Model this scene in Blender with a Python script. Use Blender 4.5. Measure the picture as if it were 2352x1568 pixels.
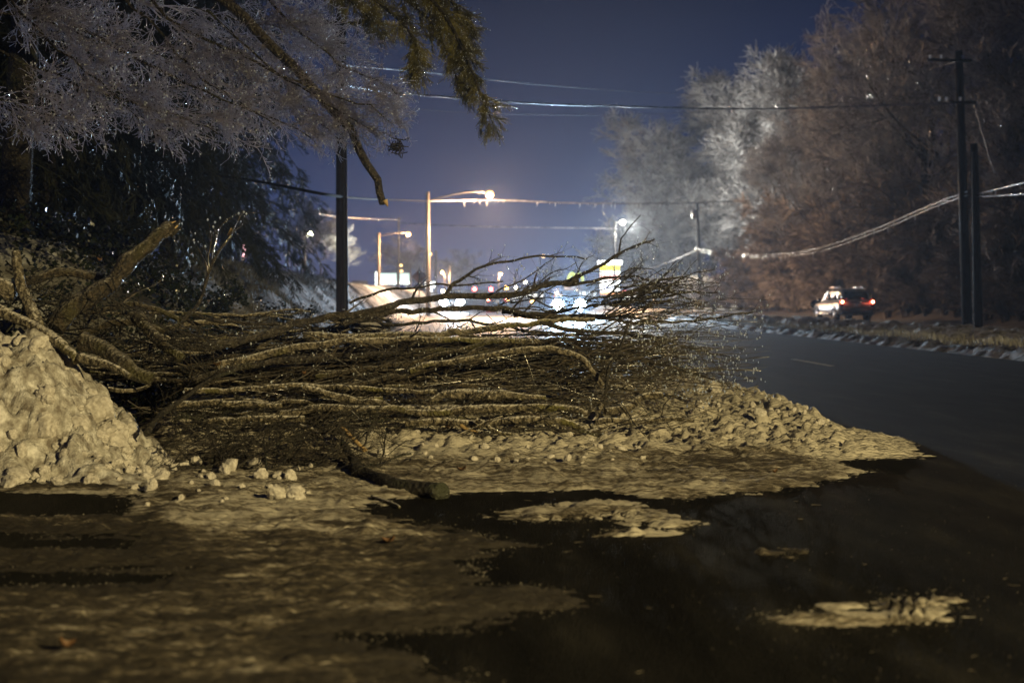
import bpy, bmesh, math, random
import numpy as np
from mathutils import Vector, Matrix, Euler

# ------------------------------------------------------------------ camera, world, lights, exposure
S = bpy.context.scene
COL = S.collection
for o in list(bpy.data.objects):
    bpy.data.objects.remove(o)
CAMH = 1.35
FPX, CX, CY = 3267.0, 1176.0, 784.0           # photograph measured on a 2352 x 1568 grid
YAW = math.atan((CX - 1010.0) / FPX)
PIT = math.atan((CY - 680.0) / FPX)
cam_d = bpy.data.cameras.new('camera')
cam = bpy.data.objects.new('camera', cam_d)
COL.objects.link(cam)
cam.location = (0, 0, CAMH)
cam.rotation_euler = (math.pi / 2 - PIT, 0, -YAW)
cam_d.lens = 50.0
cam_d.sensor_width = 36.0
cam_d.clip_start = 0.05
cam_d.clip_end = 4000
cam_d.dof.use_dof = True
cam_d.dof.focus_distance = 14.2
cam_d.dof.aperture_fstop = 1.7
cam_d.dof.aperture_blades = 9
S.camera = cam

W = bpy.data.worlds.new('World')
S.world = W
W.use_nodes = True
wn, wl = W.node_tree.nodes, W.node_tree.links
wn.clear()
w_out = wn.new('ShaderNodeOutputWorld')
w_bg = wn.new('ShaderNodeBackground')
w_tc = wn.new('ShaderNodeTexCoord')
w_sep = wn.new('ShaderNodeSeparateXYZ')
w_rmp = wn.new('ShaderNodeValToRGB')
wl.new(w_tc.outputs['Generated'], w_sep.inputs[0])
wl.new(w_sep.outputs['Z'], w_rmp.inputs[0])
wl.new(w_rmp.outputs[0], w_bg.inputs[0])
wl.new(w_bg.outputs[0], w_out.inputs[0])
cr = w_rmp.color_ramp                         # night sky over a lit town: paler to the horizon, navy overhead
for p, c in ((0.0, (0.095, 0.105, 0.225)), (0.03, (0.062, 0.086, 0.215)), (0.07, (0.027, 0.052, 0.165)), (0.13, (0.0115, 0.027, 0.095)), (0.21, (0.0055, 0.0122, 0.045)), (1.0, (0.005, 0.006, 0.018))):
    e = cr.elements.new(p) if p not in (0.0, 1.0) else cr.elements[0 if p == 0.0 else -1]
    e.color = (*c, 1)
w_bg.inputs[1].default_value = 0.68

S.view_settings.view_transform = 'Standard'
S.view_settings.look = 'None'
S.view_settings.gamma = 1
S.view_settings.exposure = 0.0
S.view_settings.use_curve_mapping = False
cy = S.cycles
cy.use_light_tree = True
cy.max_bounces = 5
cy.diffuse_bounces = 2
cy.glossy_bounces = 2
cy.transmission_bounces = 3
cy.volume_bounces = 0
cy.transparent_max_bounces = 4
cy.sample_clamp_indirect = 3.0
cy.sample_clamp_direct = 0.0
cy.caustics_reflective = False
cy.caustics_refractive = False
cy.use_denoising = True

HAZE = 0.00023
FLOOD_W = 29500.0       # warm street flood behind the camera
SODIUM_W = 22000.0       # main orange street lamp
LED_W = 38000.0
HEAD_W = 40000.0         # each oncoming headlight

yawv = np.array([math.sin(YAW), math.cos(YAW), 0.0])
RIGHT = np.array([math.cos(YAW), -math.sin(YAW), 0.0])
FWD = yawv * math.cos(PIT) + np.array([0, 0, -math.sin(PIT)])
UP = np.cross(RIGHT, FWD)
CAMP = np.array([0, 0, CAMH])


def at(px, py, d):
    return CAMP + d * (FWD + RIGHT * (px - CX) / FPX + UP * (CY - py) / FPX)


def gnd(px, py, z=0.0):
    r = FWD + RIGHT * (px - CX) / FPX + UP * (CY - py) / FPX
    return CAMP + r * ((z - CAMH) / r[2])


# ------------------------------------------------------------------ helpers
def prop(o, label=None, cat=None, group=None, kind=None):
    if label: o['label'] = label
    if cat: o['category'] = cat
    if group: o['group'] = group
    if kind: o['kind'] = kind
    return o


def empty(name, loc=(0, 0, 0), rz=0.0):
    o = bpy.data.objects.new(name, None)
    o.empty_display_size = 0.1
    COL.objects.link(o)
    o.location = [float(v) for v in loc]
    o.rotation_euler = (0, 0, rz)
    return o


def mesh(name, V, faces, mat, parent=None, smooth=True):
    """faces: list of int arrays (N,3) or (N,4)"""
    V = np.asarray(V, dtype=np.float32).reshape(-1, 3)
    me = bpy.data.meshes.new(name)
    me.vertices.add(len(V))
    me.vertices.foreach_set('co', V.ravel())
    fl = [np.asarray(f, dtype=np.int32) for f in faces if len(f)]
    li = np.concatenate([f.ravel() for f in fl])
    lt = np.concatenate([np.full(len(f), f.shape[1], np.int32) for f in fl])
    ls = np.concatenate([[0], np.cumsum(lt)[:-1]]).astype(np.int32)
    me.loops.add(len(li))
    me.loops.foreach_set('vertex_index', li)
    me.polygons.add(len(lt))
    me.polygons.foreach_set('loop_start', ls)
    me.polygons.foreach_set('loop_total', lt)
    if smooth:
        me.polygons.foreach_set('use_smooth', np.ones(len(lt), dtype=bool))
    me.update(calc_edges=True)
    me.validate()
    if mat is not None:
        for m in (mat if isinstance(mat, (list, tuple)) else [mat]):
            me.materials.append(m)
    o = bpy.data.objects.new(name, me)
    COL.objects.link(o)
    if parent is not None:
        o.parent = parent
    return o


def recenter(o):
    """put a top-level mesh's origin at the middle of its base"""
    me = o.data
    n = len(me.vertices)
    a = np.empty(n * 3, np.float32)
    me.vertices.foreach_get('co', a)
    a = a.reshape(-1, 3)
    c = np.array([(a[:, 0].min() + a[:, 0].max()) / 2, (a[:, 1].min() + a[:, 1].max()) / 2, a[:, 2].min()], np.float32)
    me.vertices.foreach_set('co', (a - c).ravel())
    me.update()
    o.location = [float(v) for v in c]
    return o


def copy_tree(o, parent=None):
    c = o.copy()
    COL.objects.link(c)
    if parent is not None:
        c.parent = parent
        c.matrix_parent_inverse = o.matrix_parent_inverse.copy()
    for ch in list(o.children):
        copy_tree(ch, c)
    return c


def norm(a):
    return a / np.maximum(np.linalg.norm(a, axis=-1, keepdims=True), 1e-9)


def tubes(P, R, k):
    """P (N,n,3), R (N,n) -> verts, quads"""
    N, n, _ = P.shape
    T = np.empty_like(P)
    T[:, 1:-1] = P[:, 2:] - P[:, :-2]
    T[:, 0] = P[:, 1] - P[:, 0]
    T[:, -1] = P[:, -1] - P[:, -2]
    T = norm(T)
    m = norm(P[:, -1] - P[:, 0])
    ref = np.zeros((N, 3))
    ref[np.arange(N), np.argmin(np.abs(m), axis=1)] = 1
    U = norm(np.cross(T, ref[:, None, :]))
    Vv = np.cross(T, U)
    a = np.arange(k) / k * 2 * math.pi
    ring = P[:, :, None, :] + R[:, :, None, None] * (U[:, :, None, :] * np.cos(a)[None, None, :, None] + Vv[:, :, None, :] * np.sin(a)[None, None, :, None])
    V = ring.reshape(-1, 3)
    b = (np.arange(N)[:, None, None] * n + np.arange(n - 1)[None, :, None]) * k
    j = np.arange(k)[None, None, :]
    j2 = (j + 1) % k
    Q = np.stack([b + j, b + j2, b + k + j2, b + k + j], axis=-1).reshape(-1, 4)
    return V, Q


class Bag:
    def __init__(self):
        self.V = []; self.Q = []; self.T = []; self.n = 0

    def add(self, V, Q=None, T=None):
        if Q is not None and len(Q): self.Q.append(np.asarray(Q) + self.n)
        if T is not None and len(T): self.T.append(np.asarray(T) + self.n)
        self.V.append(np.asarray(V, dtype=np.float64).reshape(-1, 3))
        self.n += len(self.V[-1])
        return self

    def tube(self, P, R, k=6, cap=False):
        P = np.asarray(P, float); R = np.asarray(R, float)
        if P.ndim == 2:
            P = P[None]; R = R[None]
        if cap:
            t0 = norm(P[:, :1] - P[:, 1:2]); t1 = norm(P[:, -1:] - P[:, -2:-1])
            P = np.concatenate([P[:, :1] + t0 * 0.004, P[:, :1] + t0 * 0.002, P, P[:, -1:] + t1 * 0.002, P[:, -1:] + t1 * 0.004], axis=1)
            R = np.concatenate([R[:, :1] * 0.02, R[:, :1] * 0.92, R, R[:, -1:] * 0.92, R[:, -1:] * 0.02], axis=1)
        V, Q = tubes(P, R, k)
        return self.add(V, Q)

    def box(self, c, s, rot=None):
        c = np.asarray(c, float); s = np.asarray(s, float) / 2
        v = np.array([[x, y, z] for x in (-1, 1) for y in (-1, 1) for z in (-1, 1)], float) * s
        if rot is not None:
            v = v @ np.array(rot.to_3x3()).T
        q = [[0, 1, 3, 2], [4, 6, 7, 5], [0, 4, 5, 1], [2, 3, 7, 6], [0, 2, 6, 4], [1, 5, 7, 3]]
        return self.add(v + c, q)

    def build(self, name, mat, parent=None, smooth=True):
        f = []
        if self.Q: f.append(np.concatenate(self.Q))
        if self.T: f.append(np.concatenate(self.T))
        return mesh(name, np.concatenate(self.V), f, mat, parent, smooth)


def spline(pts, n):
    """Catmull-Rom resample of a list of points (any dimension)"""
    p = np.asarray(pts, float)
    if len(p) == 2:
        t = np.linspace(0, 1, n)[:, None]
        return p[0] * (1 - t) + p[1] * t
    q = np.vstack([2 * p[0] - p[1], p, 2 * p[-1] - p[-2]])
    u = np.linspace(0, len(p) - 1 - 1e-6, n)
    i = u.astype(int); f = (u - i)[:, None]
    a, b, c, d = q[i], q[i + 1], q[i + 2], q[i + 3]
    return 0.5 * (2 * b + (c - a) * f + (2 * a - 5 * b + 4 * c - d) * f ** 2 + (3 * b - a - 3 * c + d) * f ** 3)


def spawn(P, R, m, t0, t1, ang, length, n, rng, wig=0.15, bend=(0, 0, 0), rs=0.6, rmin=0.002, taper=0.5, rmax=None, flat=1.0):
    N, k, _ = P.shape
    t = rng.uniform(t0, t1, (N, m)) * (k - 1) * 0.9999
    i = np.clip(t.astype(int), 0, k - 2); f = t - i
    ar = np.arange(N)[:, None]
    base = P[ar, i] * (1 - f[..., None]) + P[ar, i + 1] * f[..., None]
    tan = norm(P[ar, i + 1] - P[ar, i])
    rad = R[ar, i] * (1 - f) + R[ar, i + 1] * f
    rv = rng.normal(size=(N, m, 3)); rv[..., 2] *= flat
    orth = norm(rv - (rv * tan).sum(-1, keepdims=True) * tan)
    a = rng.uniform(ang[0], ang[1], (N, m, 1))
    d = tan * np.cos(a) + orth * np.sin(a)
    L = rng.uniform(length[0], length[1], (N, m)) * (1 - taper * (t / (k - 1)))
    d = d.reshape(-1, 3); L = L.reshape(-1, 1); p = base.reshape(-1, 3)
    pts = [p]
    b = np.asarray(bend, float)
    for s in range(n - 1):
        d = norm(d + rng.normal(size=d.shape) * wig + b)
        p = p + d * L / (n - 1)
        pts.append(p)
    P2 = np.stack(pts, axis=1)
    r0 = np.maximum(rad.reshape(-1, 1) * rs, rmin)
    if rmax is not None: r0 = np.minimum(r0, rmax)
    R2 = r0 * (1 - np.linspace(0, 1, n)[None, :]) + rmin * np.linspace(0, 1, n)[None, :]
    return P2, R2


# numpy noise
def _h(ix, iy, s):
    v = (ix * 374761393 + iy * 668265263 + s * 974634541) & 0xFFFFFFFF
    v = ((v ^ (v >> 13)) * 1274126177) & 0xFFFFFFFF
    return ((v ^ (v >> 16)) & 0xFFFF) / 65535.0


def vnoise(x, y, s=0):
    ix = np.floor(x).astype(np.int64); iy = np.floor(y).astype(np.int64)
    fx = x - ix; fy = y - iy
    fx = fx * fx * (3 - 2 * fx); fy = fy * fy * (3 - 2 * fy)
    return ((_h(ix, iy, s) * (1 - fx) + _h(ix + 1, iy, s) * fx) * (1 - fy) + (_h(ix, iy + 1, s) * (1 - fx) + _h(ix + 1, iy + 1, s) * fx) * fy)


def fbm(x, y, o=4, s=0):
    r = 0; a = 0.5
    for i in range(o):
        r = r + a * vnoise(x * 2 ** i + 17 * i, y * 2 ** i - 9 * i, s + i); a *= 0.5
    return r


def worley(x, y, s=0):
    ix = np.floor(x).astype(np.int64); iy = np.floor(y).astype(np.int64)
    d = np.full(np.shape(x), 9.0)
    for a in (-1, 0, 1):
        for b in (-1, 0, 1):
            cx = ix + a + _h(ix + a, iy + b, s); cy_ = iy + b + _h(ix + a, iy + b, s + 77)
            d = np.minimum(d, (x - cx) ** 2 + (y - cy_) ** 2)
    return np.sqrt(d)


def rough(x, y, o, s, gain=0.62):
    r = 0; a = 0.5
    for i in range(o):
        r = r + a * np.abs(vnoise(x * 1.9 ** i + 13 * i, y * 1.9 ** i - 7 * i, s + i) - 0.5) * 2; a *= gain
    return r


def caps(x, y, s=0, r0=0.35, r1=0.75):
    ix = np.floor(x).astype(np.int64); iy = np.floor(y).astype(np.int64)
    h = np.zeros(np.shape(x))
    for a in (-1, 0, 1):
        for b in (-1, 0, 1):
            cx = ix + a + _h(ix + a, iy + b, s); cy_ = iy + b + _h(ix + a, iy + b, s + 77)
            r = r0 + (r1 - r0) * _h(ix + a, iy + b, s + 33) ** 2
            e = 0.6 + 0.9 * _h(ix + a, iy + b, s + 55)
            d2 = ((x - cx) * e) ** 2 + ((y - cy_) / e) ** 2
            h = np.maximum(h, r * np.sqrt(np.clip(1 - d2 / r ** 2, 0, 1)))
    return h


def sstep(a, b, x):
    t = np.clip((x - a) / (b - a), 0, 1)
    return t * t * (3 - 2 * t)


def grid(name, xs, ys, zf, mat, parent=None, xf=None, keep=None):
    X, Y = np.meshgrid(xs, ys)
    if xf is not None: X = xf(X, Y)
    Z = zf(X, Y)
    ny, nx = X.shape
    V = np.stack([X, Y, Z], -1).reshape(-1, 3)
    i = (np.arange(ny - 1)[:, None] * nx + np.arange(nx - 1)[None]).ravel()
    Q = np.stack([i, i + 1, i + nx + 1, i + nx], 1)
    if keep is not None:
        k = keep(X, Y, Z).ravel()
        Q = Q[k[Q].any(1)]
        used = np.unique(Q)
        re = np.full(len(V), -1); re[used] = np.arange(len(used))
        V = V[used]; Q = re[Q]
    return mesh(name, V, [Q], mat, parent)


# ------------------------------------------------------------------ materials
def mat_new(name):
    m = bpy.data.materials.new(name); m.use_nodes = True
    nt = m.node_tree
    b = nt.nodes['Principled BSDF']
    return m, nt, b


def N_(nt, t, **kw):
    n = nt.nodes.new(t)
    for k, v in kw.items():
        setattr(n, k, v)
    return n


def noise_col(nt, scale, ramp, vec=None, detail=6, rough=0.6, stretch=None):
    tc = N_(nt, 'ShaderNodeTexCoord')
    src = tc.outputs['Object']
    if stretch is not None:
        mp = N_(nt, 'ShaderNodeMapping'); mp.inputs['Scale'].default_value = stretch
        nt.links.new(src, mp.inputs[0]); src = mp.outputs[0]
    nz = N_(nt, 'ShaderNodeTexNoise'); nz.inputs['Scale'].default_value = scale
    nz.inputs['Detail'].default_value = detail; nz.inputs['Roughness'].default_value = rough
    nt.links.new(src, nz.inputs['Vector'])
    rp = N_(nt, 'ShaderNodeValToRGB')
    for i, (p, c) in enumerate(ramp):
        e = rp.color_ramp.elements[i] if i < 2 else rp.color_ramp.elements.new(p)
        e.position = p; e.color = (*c, 1) if len(c) == 3 else c
    nt.links.new(nz.outputs['Fac'], rp.inputs[0])
    return rp.outputs[0], nz.outputs['Fac'], src


def bump(nt, b, fac, strength, dist):
    bp = N_(nt, 'ShaderNodeBump'); bp.inputs['Strength'].default_value = strength; bp.inputs['Distance'].default_value = dist
    nt.links.new(fac, bp.inputs['Height']); nt.links.new(bp.outputs[0], b.inputs['Normal'])
    return bp


def noisy(name, ramp, scale, rough=0.8, bstr=0.0, bdist=0.01, stretch=None, coat=0.0, coat_r=0.1, metal=0.0, spec=0.5, bscale=None):
    m, nt, b = mat_new(name)
    c, f, src = noise_col(nt, scale, ramp, stretch=stretch)
    nt.links.new(c, b.inputs['Base Color'])
    b.inputs['Roughness'].default_value = rough
    b.inputs['Metallic'].default_value = metal
    b.inputs['Specular IOR Level'].default_value = spec
    b.inputs['Coat Weight'].default_value = coat
    b.inputs['Coat Roughness'].default_value = coat_r
    if bstr:
        if bscale:
            n2 = N_(nt, 'ShaderNodeTexNoise'); n2.inputs['Scale'].default_value = bscale; n2.inputs['Detail'].default_value = 8
            nt.links.new(src, n2.inputs['Vector']); f = n2.outputs['Fac']
        bump(nt, b, f, bstr, bdist)
    return m


def plain(name, col, rough=0.5, metal=0.0, coat=0.0):
    return noisy(name, ((0.3, tuple(c * 0.8 for c in col)), (0.7, tuple(min(1, c * 1.15) for c in col))), 9.0, rough=rough, metal=metal, coat=coat)


def glow(name, col, strength, var=0.0):
    m, nt, b = mat_new(name)
    b.inputs['Base Color'].default_value = (*[min(0.8, c) for c in col], 1)
    b.inputs['Emission Color'].default_value = (*col, 1)
    b.inputs['Emission Strength'].default_value = strength
    return m


def bark(name, dark, light, moss, snow=0.0, coat=0.5, scale=9.0, moss_amt=0.55):
    m, nt, b = mat_new(name)
    c, f, src = noise_col(nt, scale, ((0.42, dark), (0.6, light)), stretch=(1, 1, 1), rough=0.75)
    n2 = N_(nt, 'ShaderNodeTexNoise'); n2.inputs['Scale'].default_value = 2.6; n2.inputs['Detail'].default_value = 5
    nt.links.new(src, n2.inputs['Vector'])
    r2 = N_(nt, 'ShaderNodeMapRange'); r2.inputs[1].default_value = moss_amt; r2.inputs[2].default_value = moss_amt + 0.15
    nt.links.new(n2.outputs['Fac'], r2.inputs[0])
    mx = N_(nt, 'ShaderNodeMix', data_type='RGBA')
    nt.links.new(r2.outputs[0], mx.inputs[0]); nt.links.new(c, mx.inputs[6]); mx.inputs[7].default_value = (*moss, 1)
    out = mx.outputs[2]
    n3 = N_(nt, 'ShaderNodeTexNoise'); n3.inputs['Scale'].default_value = 55; n3.inputs['Detail'].default_value = 4
    nt.links.new(src, n3.inputs['Vector'])
    if snow > 0:                       # grains of sleet that settled on upward faces
        geo = N_(nt, 'ShaderNodeNewGeometry'); sp = N_(nt, 'ShaderNodeSeparateXYZ')
        nt.links.new(geo.outputs['Normal'], sp.inputs[0])
        ad = N_(nt, 'ShaderNodeMath', operation='ADD'); nt.links.new(sp.outputs['Z'], ad.inputs[0]); nt.links.new(n3.outputs['Fac'], ad.inputs[1])
        ad2 = N_(nt, 'ShaderNodeMath', operation='ADD'); nt.links.new(ad.outputs[0], ad2.inputs[0]); nt.links.new(f, ad2.inputs[1])
        mr = N_(nt, 'ShaderNodeMapRange'); mr.inputs[1].default_value = 1.5; mr.inputs[2].default_value = 1.8; mr.inputs[4].default_value = snow
        nt.links.new(ad2.outputs[0], mr.inputs[0])
        m2 = N_(nt, 'ShaderNodeMix', data_type='RGBA')
        nt.links.new(mr.outputs[0], m2.inputs[0]); nt.links.new(out, m2.inputs[6]); m2.inputs[7].default_value = (0.55, 0.52, 0.47, 1)
        out = m2.outputs[2]
    nt.links.new(out, b.inputs['Base Color'])
    b.inputs['Roughness'].default_value = 0.75
    b.inputs['Coat Weight'].default_value = coat
    b.inputs['Coat Roughness'].default_value = 0.12
    vo = N_(nt, 'ShaderNodeTexVoronoi'); vo.inputs['Scale'].default_value = 26
    nt.links.new(src, vo.inputs['Vector'])
    md = N_(nt, 'ShaderNodeMath', operation='ADD'); nt.links.new(vo.outputs['Distance'], md.inputs[0]); nt.links.new(n3.outputs['Fac'], md.inputs[1])
    bp = bump(nt, b, md.outputs[0], 1.0, 0.03)
    nt.links.new(bp.outputs[0], b.inputs['Coat Normal'])
    return m


M = {}
M['asphalt'] = noisy('asphalt', ((0.38, (0.007, 0.0068, 0.0065)), (0.55, (0.013, 0.0125, 0.0115)), (0.74, (0.032, 0.03, 0.026))), 1.6, stretch=(1.6, 0.35, 1), rough=0.5, spec=0.35, bstr=1.0, bdist=0.014, bscale=75)
_nt = M['asphalt'].node_tree
_tc = N_(_nt, 'ShaderNodeTexCoord'); _sp = N_(_nt, 'ShaderNodeSeparateXYZ'); _mr = N_(_nt, 'ShaderNodeMapRange')
_nt.links.new(_tc.outputs['Object'], _sp.inputs[0]); _nt.links.new(_sp.outputs['Y'], _mr.inputs[0])
_mr.inputs[1].default_value = 16; _mr.inputs[2].default_value = 45; _mr.inputs[3].default_value = 0.72; _mr.inputs[4].default_value = 0.52
_nt.links.new(_mr.outputs[0], _nt.nodes['Principled BSDF'].inputs['Roughness'])
_m2 = N_(_nt, 'ShaderNodeMapRange'); _nt.links.new(_sp.outputs['Y'], _m2.inputs[0])
_m2.inputs[1].default_value = 18; _m2.inputs[2].default_value = 50; _m2.inputs[3].default_value = 0.06; _m2.inputs[4].default_value = 0.3
_nt.links.new(_m2.outputs[0], _nt.nodes['Principled BSDF'].inputs['Specular IOR Level'])
M['asphalt_far'] = noisy('asphalt_wet', ((0.35, (0.022, 0.02, 0.019)), (0.7, (0.045, 0.04, 0.036))), 1.2, rough=0.3, bstr=0.3, bdist=0.01, bscale=30)
M['soil'] = noisy('soil', ((0.3, (0.035, 0.028, 0.02)), (0.7, (0.11, 0.09, 0.065))), 1.5, rough=0.95, bstr=0.8, bdist=0.08)
M['bank'] = noisy('frosted_bank', ((0.36, (0.03, 0.028, 0.024)), (0.48, (0.13, 0.125, 0.11)), (0.6, (0.46, 0.47, 0.48))), 1.1, rough=0.8, bstr=0.9, bdist=0.1, stretch=(0.5, 0.35, 1.0), bscale=9)
M['hill'] = noisy('leaf_litter', ((0.35, (0.03, 0.022, 0.016)), (0.7, (0.10, 0.075, 0.055))), 0.8, rough=0.95, bstr=0.6, bdist=0.1)
M['snow'] = noisy('grainy_snow', ((0.36, (0.17, 0.145, 0.12)), (0.52, (0.40, 0.38, 0.34)), (0.66, (0.72, 0.70, 0.66))), 11.0, rough=0.75, bstr=0.9, bdist=0.02, bscale=60)
M['chunk'] = noisy('snow_block', ((0.3, (0.28, 0.25, 0.21)), (0.62, (0.58, 0.55, 0.5))), 3.0, rough=0.75, bstr=0.6, bdist=0.0015, bscale=9)
M['paint'] = noisy('worn_road_paint', ((0.3, (0.3, 0.28, 0.24)), (0.5, (0.75, 0.72, 0.65))), 8, rough=0.6)


def slush_mat():
    m, nt, b = mat_new('packed_slush')
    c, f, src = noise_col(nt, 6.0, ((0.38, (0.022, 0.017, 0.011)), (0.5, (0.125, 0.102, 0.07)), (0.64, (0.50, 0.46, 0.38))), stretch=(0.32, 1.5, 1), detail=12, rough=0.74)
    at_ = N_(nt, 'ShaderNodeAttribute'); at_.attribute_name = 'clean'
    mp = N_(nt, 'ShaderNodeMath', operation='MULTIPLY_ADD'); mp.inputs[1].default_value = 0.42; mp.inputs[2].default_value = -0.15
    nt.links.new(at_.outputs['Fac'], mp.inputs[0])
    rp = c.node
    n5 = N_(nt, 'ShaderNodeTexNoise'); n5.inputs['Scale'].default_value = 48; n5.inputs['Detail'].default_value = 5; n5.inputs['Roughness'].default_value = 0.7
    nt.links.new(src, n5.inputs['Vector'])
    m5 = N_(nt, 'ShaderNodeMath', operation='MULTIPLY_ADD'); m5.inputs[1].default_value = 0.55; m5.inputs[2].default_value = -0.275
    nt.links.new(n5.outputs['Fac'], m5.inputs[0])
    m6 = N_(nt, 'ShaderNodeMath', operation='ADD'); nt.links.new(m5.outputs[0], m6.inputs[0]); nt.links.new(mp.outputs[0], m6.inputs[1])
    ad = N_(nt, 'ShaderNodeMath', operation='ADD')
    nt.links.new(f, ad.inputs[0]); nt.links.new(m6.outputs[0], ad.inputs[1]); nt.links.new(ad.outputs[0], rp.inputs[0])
    nt.links.new(c, b.inputs['Base Color'])
    b.inputs['Roughness'].default_value = 0.7
    n2 = N_(nt, 'ShaderNodeTexNoise'); n2.inputs['Scale'].default_value = 45; n2.inputs['Detail'].default_value = 7
    nt.links.new(src, n2.inputs['Vector'])
    bump(nt, b, n2.outputs['Fac'], 1.0, 0.03)
    return m


M['slush'] = slush_mat()
M['bark_log'] = bark('log_bark', (0.026, 0.021, 0.014), (0.24, 0.205, 0.145), (0.11, 0.10, 0.03), snow=0.95, coat=0.15, scale=22)
M['bark_wet'] = bark('iced_bark', (0.011, 0.009, 0.007), (0.055, 0.045, 0.033), (0.042, 0.038, 0.016), snow=0.06, coat=0.8, scale=22)
M['bark_moss'] = bark('mossy_bark', (0.010, 0.008, 0.005), (0.062, 0.047, 0.027), (0.045, 0.040, 0.011), snow=0.22, coat=0.45, moss_amt=0.47, scale=16)
M['bark_dark'] = bark('dark_wet_bark', (0.012, 0.01, 0.008), (0.04, 0.034, 0.026), (0.035, 0.04, 0.02), coat=0.35)
M['arm_dark'] = noisy('dark_fitting', ((0.3, (0.03, 0.028, 0.025)), (0.7, (0.07, 0.065, 0.06))), 6, rough=0.7)  # dark tone stands in for the lamp housing's shade on the arms
M['grit'] = noisy('grit', ((0.35, (0.03, 0.028, 0.025)), (0.65, (0.22, 0.2, 0.17))), 3.0, rough=0.7)
M['crumb'] = noisy('slush_crumb', ((0.38, (0.10, 0.085, 0.06)), (0.62, (0.34, 0.31, 0.26))), 2.0, rough=0.8)
M['straw'] = noisy('weathered_twig', ((0.3, (0.05, 0.042, 0.034)), (0.7, (0.18, 0.155, 0.12))), 20, rough=0.7)
M['wood'] = noisy('split_wood', ((0.3, (0.28, 0.18, 0.08)), (0.7, (0.5, 0.36, 0.17))), 20, rough=0.6, stretch=(6, 6, 1))
M['twig'] = noisy('brush_twig', ((0.42, (0.006, 0.005, 0.004)), (0.62, (0.085, 0.068, 0.045))), 5, rough=0.5, coat=0.8, coat_r=0.12)
M['ice_twig'] = noisy('glazed_twig', ((0.35, (0.022, 0.015, 0.012)), (0.7, (0.10, 0.08, 0.075))), 3.5, rough=0.3, coat=1.0, coat_r=0.14)
_nt = M['ice_twig'].node_tree
_tr = N_(_nt, 'ShaderNodeBsdfTranslucent'); _tr.inputs['Color'].default_value = (0.86, 0.84, 0.94, 1)
_mx = N_(_nt, 'ShaderNodeMixShader'); _mx.inputs[0].default_value = 0.58
_nt.links.new(_nt.nodes['Principled BSDF'].outputs[0], _mx.inputs[1]); _nt.links.new(_tr.outputs[0], _mx.inputs[2])
_nt.links.new(_mx.outputs[0], _nt.nodes['Material Output'].inputs['Surface'])
M['frost_twig'] = noisy('frosted_twig', ((0.38, (0.09, 0.085, 0.086)), (0.62, (0.50, 0.51, 0.54))), 0.7, rough=0.7, coat=0.2)
M['brush'] = noisy('dry_brush', ((0.38, (0.12, 0.095, 0.078)), (0.64, (0.5, 0.44, 0.39))), 0.9, rough=0.8)
M['trunk'] = noisy('tree_bark', ((0.3, (0.025, 0.02, 0.016)), (0.7, (0.08, 0.065, 0.055))), 3, rough=0.85)
M['needle'] = noisy('glazed_needles', ((0.35, (0.010, 0.014, 0.009)), (0.68, (0.04, 0.046, 0.018))), 1.2, rough=0.6, coat=0.14, coat_r=0.3)
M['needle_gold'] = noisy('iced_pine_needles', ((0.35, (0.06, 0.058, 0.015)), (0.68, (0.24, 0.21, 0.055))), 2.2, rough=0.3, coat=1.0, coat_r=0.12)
M['leaf'] = noisy('glossy_ivy', ((0.3, (0.006, 0.009, 0.006)), (0.7, (0.02, 0.028, 0.016))), 3, rough=0.2, coat=1.0, coat_r=0.08)
M['deadleaf'] = noisy('dead_leaf', ((0.3, (0.07, 0.035, 0.016)), (0.7, (0.2, 0.11, 0.05))), 14, rough=0.6)
M['grass'] = noisy('frosted_grass', ((0.3, (0.08, 0.075, 0.05)), (0.7, (0.34, 0.34, 0.33))), 0.9, rough=0.6)
M['grass_pale'] = noisy('rimed_grass', ((0.35, (0.3, 0.27, 0.19)), (0.6, (0.7, 0.68, 0.62))), 0.9, rough=0.6)
M['polewood'] = noisy('pole_wood', ((0.35, (0.014, 0.009, 0.007)), (0.65, (0.045, 0.028, 0.02))), 5, rough=0.9, spec=0.2, stretch=(4, 4, 0.6), coat=0.05, coat_r=0.3, bstr=0.6, bdist=0.02)
M['polepale'] = noisy('grey_pole_wood', ((0.3, (0.12, 0.1, 0.08)), (0.7, (0.26, 0.22, 0.17))), 4, rough=0.7, stretch=(4, 4, 0.4))
M['metal'] = noisy('galvanised', ((0.3, (0.2, 0.2, 0.2)), (0.7, (0.36, 0.36, 0.36))), 8, rough=0.45, metal=0.6)
M['wire'] = noisy('iced_cable', ((0.38, (0.06, 0.06, 0.07)), (0.62, (0.34, 0.34, 0.37))), 1.2, rough=0.4, coat=0.5)
M['wire_dim'] = plain('thin_cable', (0.10, 0.10, 0.12), 0.6)
M['darkwire'] = noisy('cable', ((0.3, (0.008, 0.008, 0.01)), (0.7, (0.015, 0.015, 0.018))), 3, rough=0.95, spec=0.05)
m, nt, b = mat_new('clear_ice')              # cloudy ice: passes and scatters light from behind, glossy in front
_c, _f, _s = noise_col(nt, 30, ((0.3, (0.75, 0.8, 0.85)), (0.7, (0.92, 0.94, 0.97))))
nt.links.new(_c, b.inputs['Base Color'])
b.inputs['Roughness'].default_value = 0.1; b.inputs['IOR'].default_value = 1.31; b.inputs['Coat Weight'].default_value = 1.0
_tr = N_(nt, 'ShaderNodeBsdfTranslucent'); nt.links.new(_c, _tr.inputs['Color'])
_mx = N_(nt, 'ShaderNodeMixShader'); _mx.inputs[0].default_value = 0.7
nt.links.new(b.outputs[0], _mx.inputs[1]); nt.links.new(_tr.outputs[0], _mx.inputs[2])
nt.links.new(_mx.outputs[0], nt.nodes['Material Output'].inputs['Surface'])
M['ice'] = m
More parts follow.
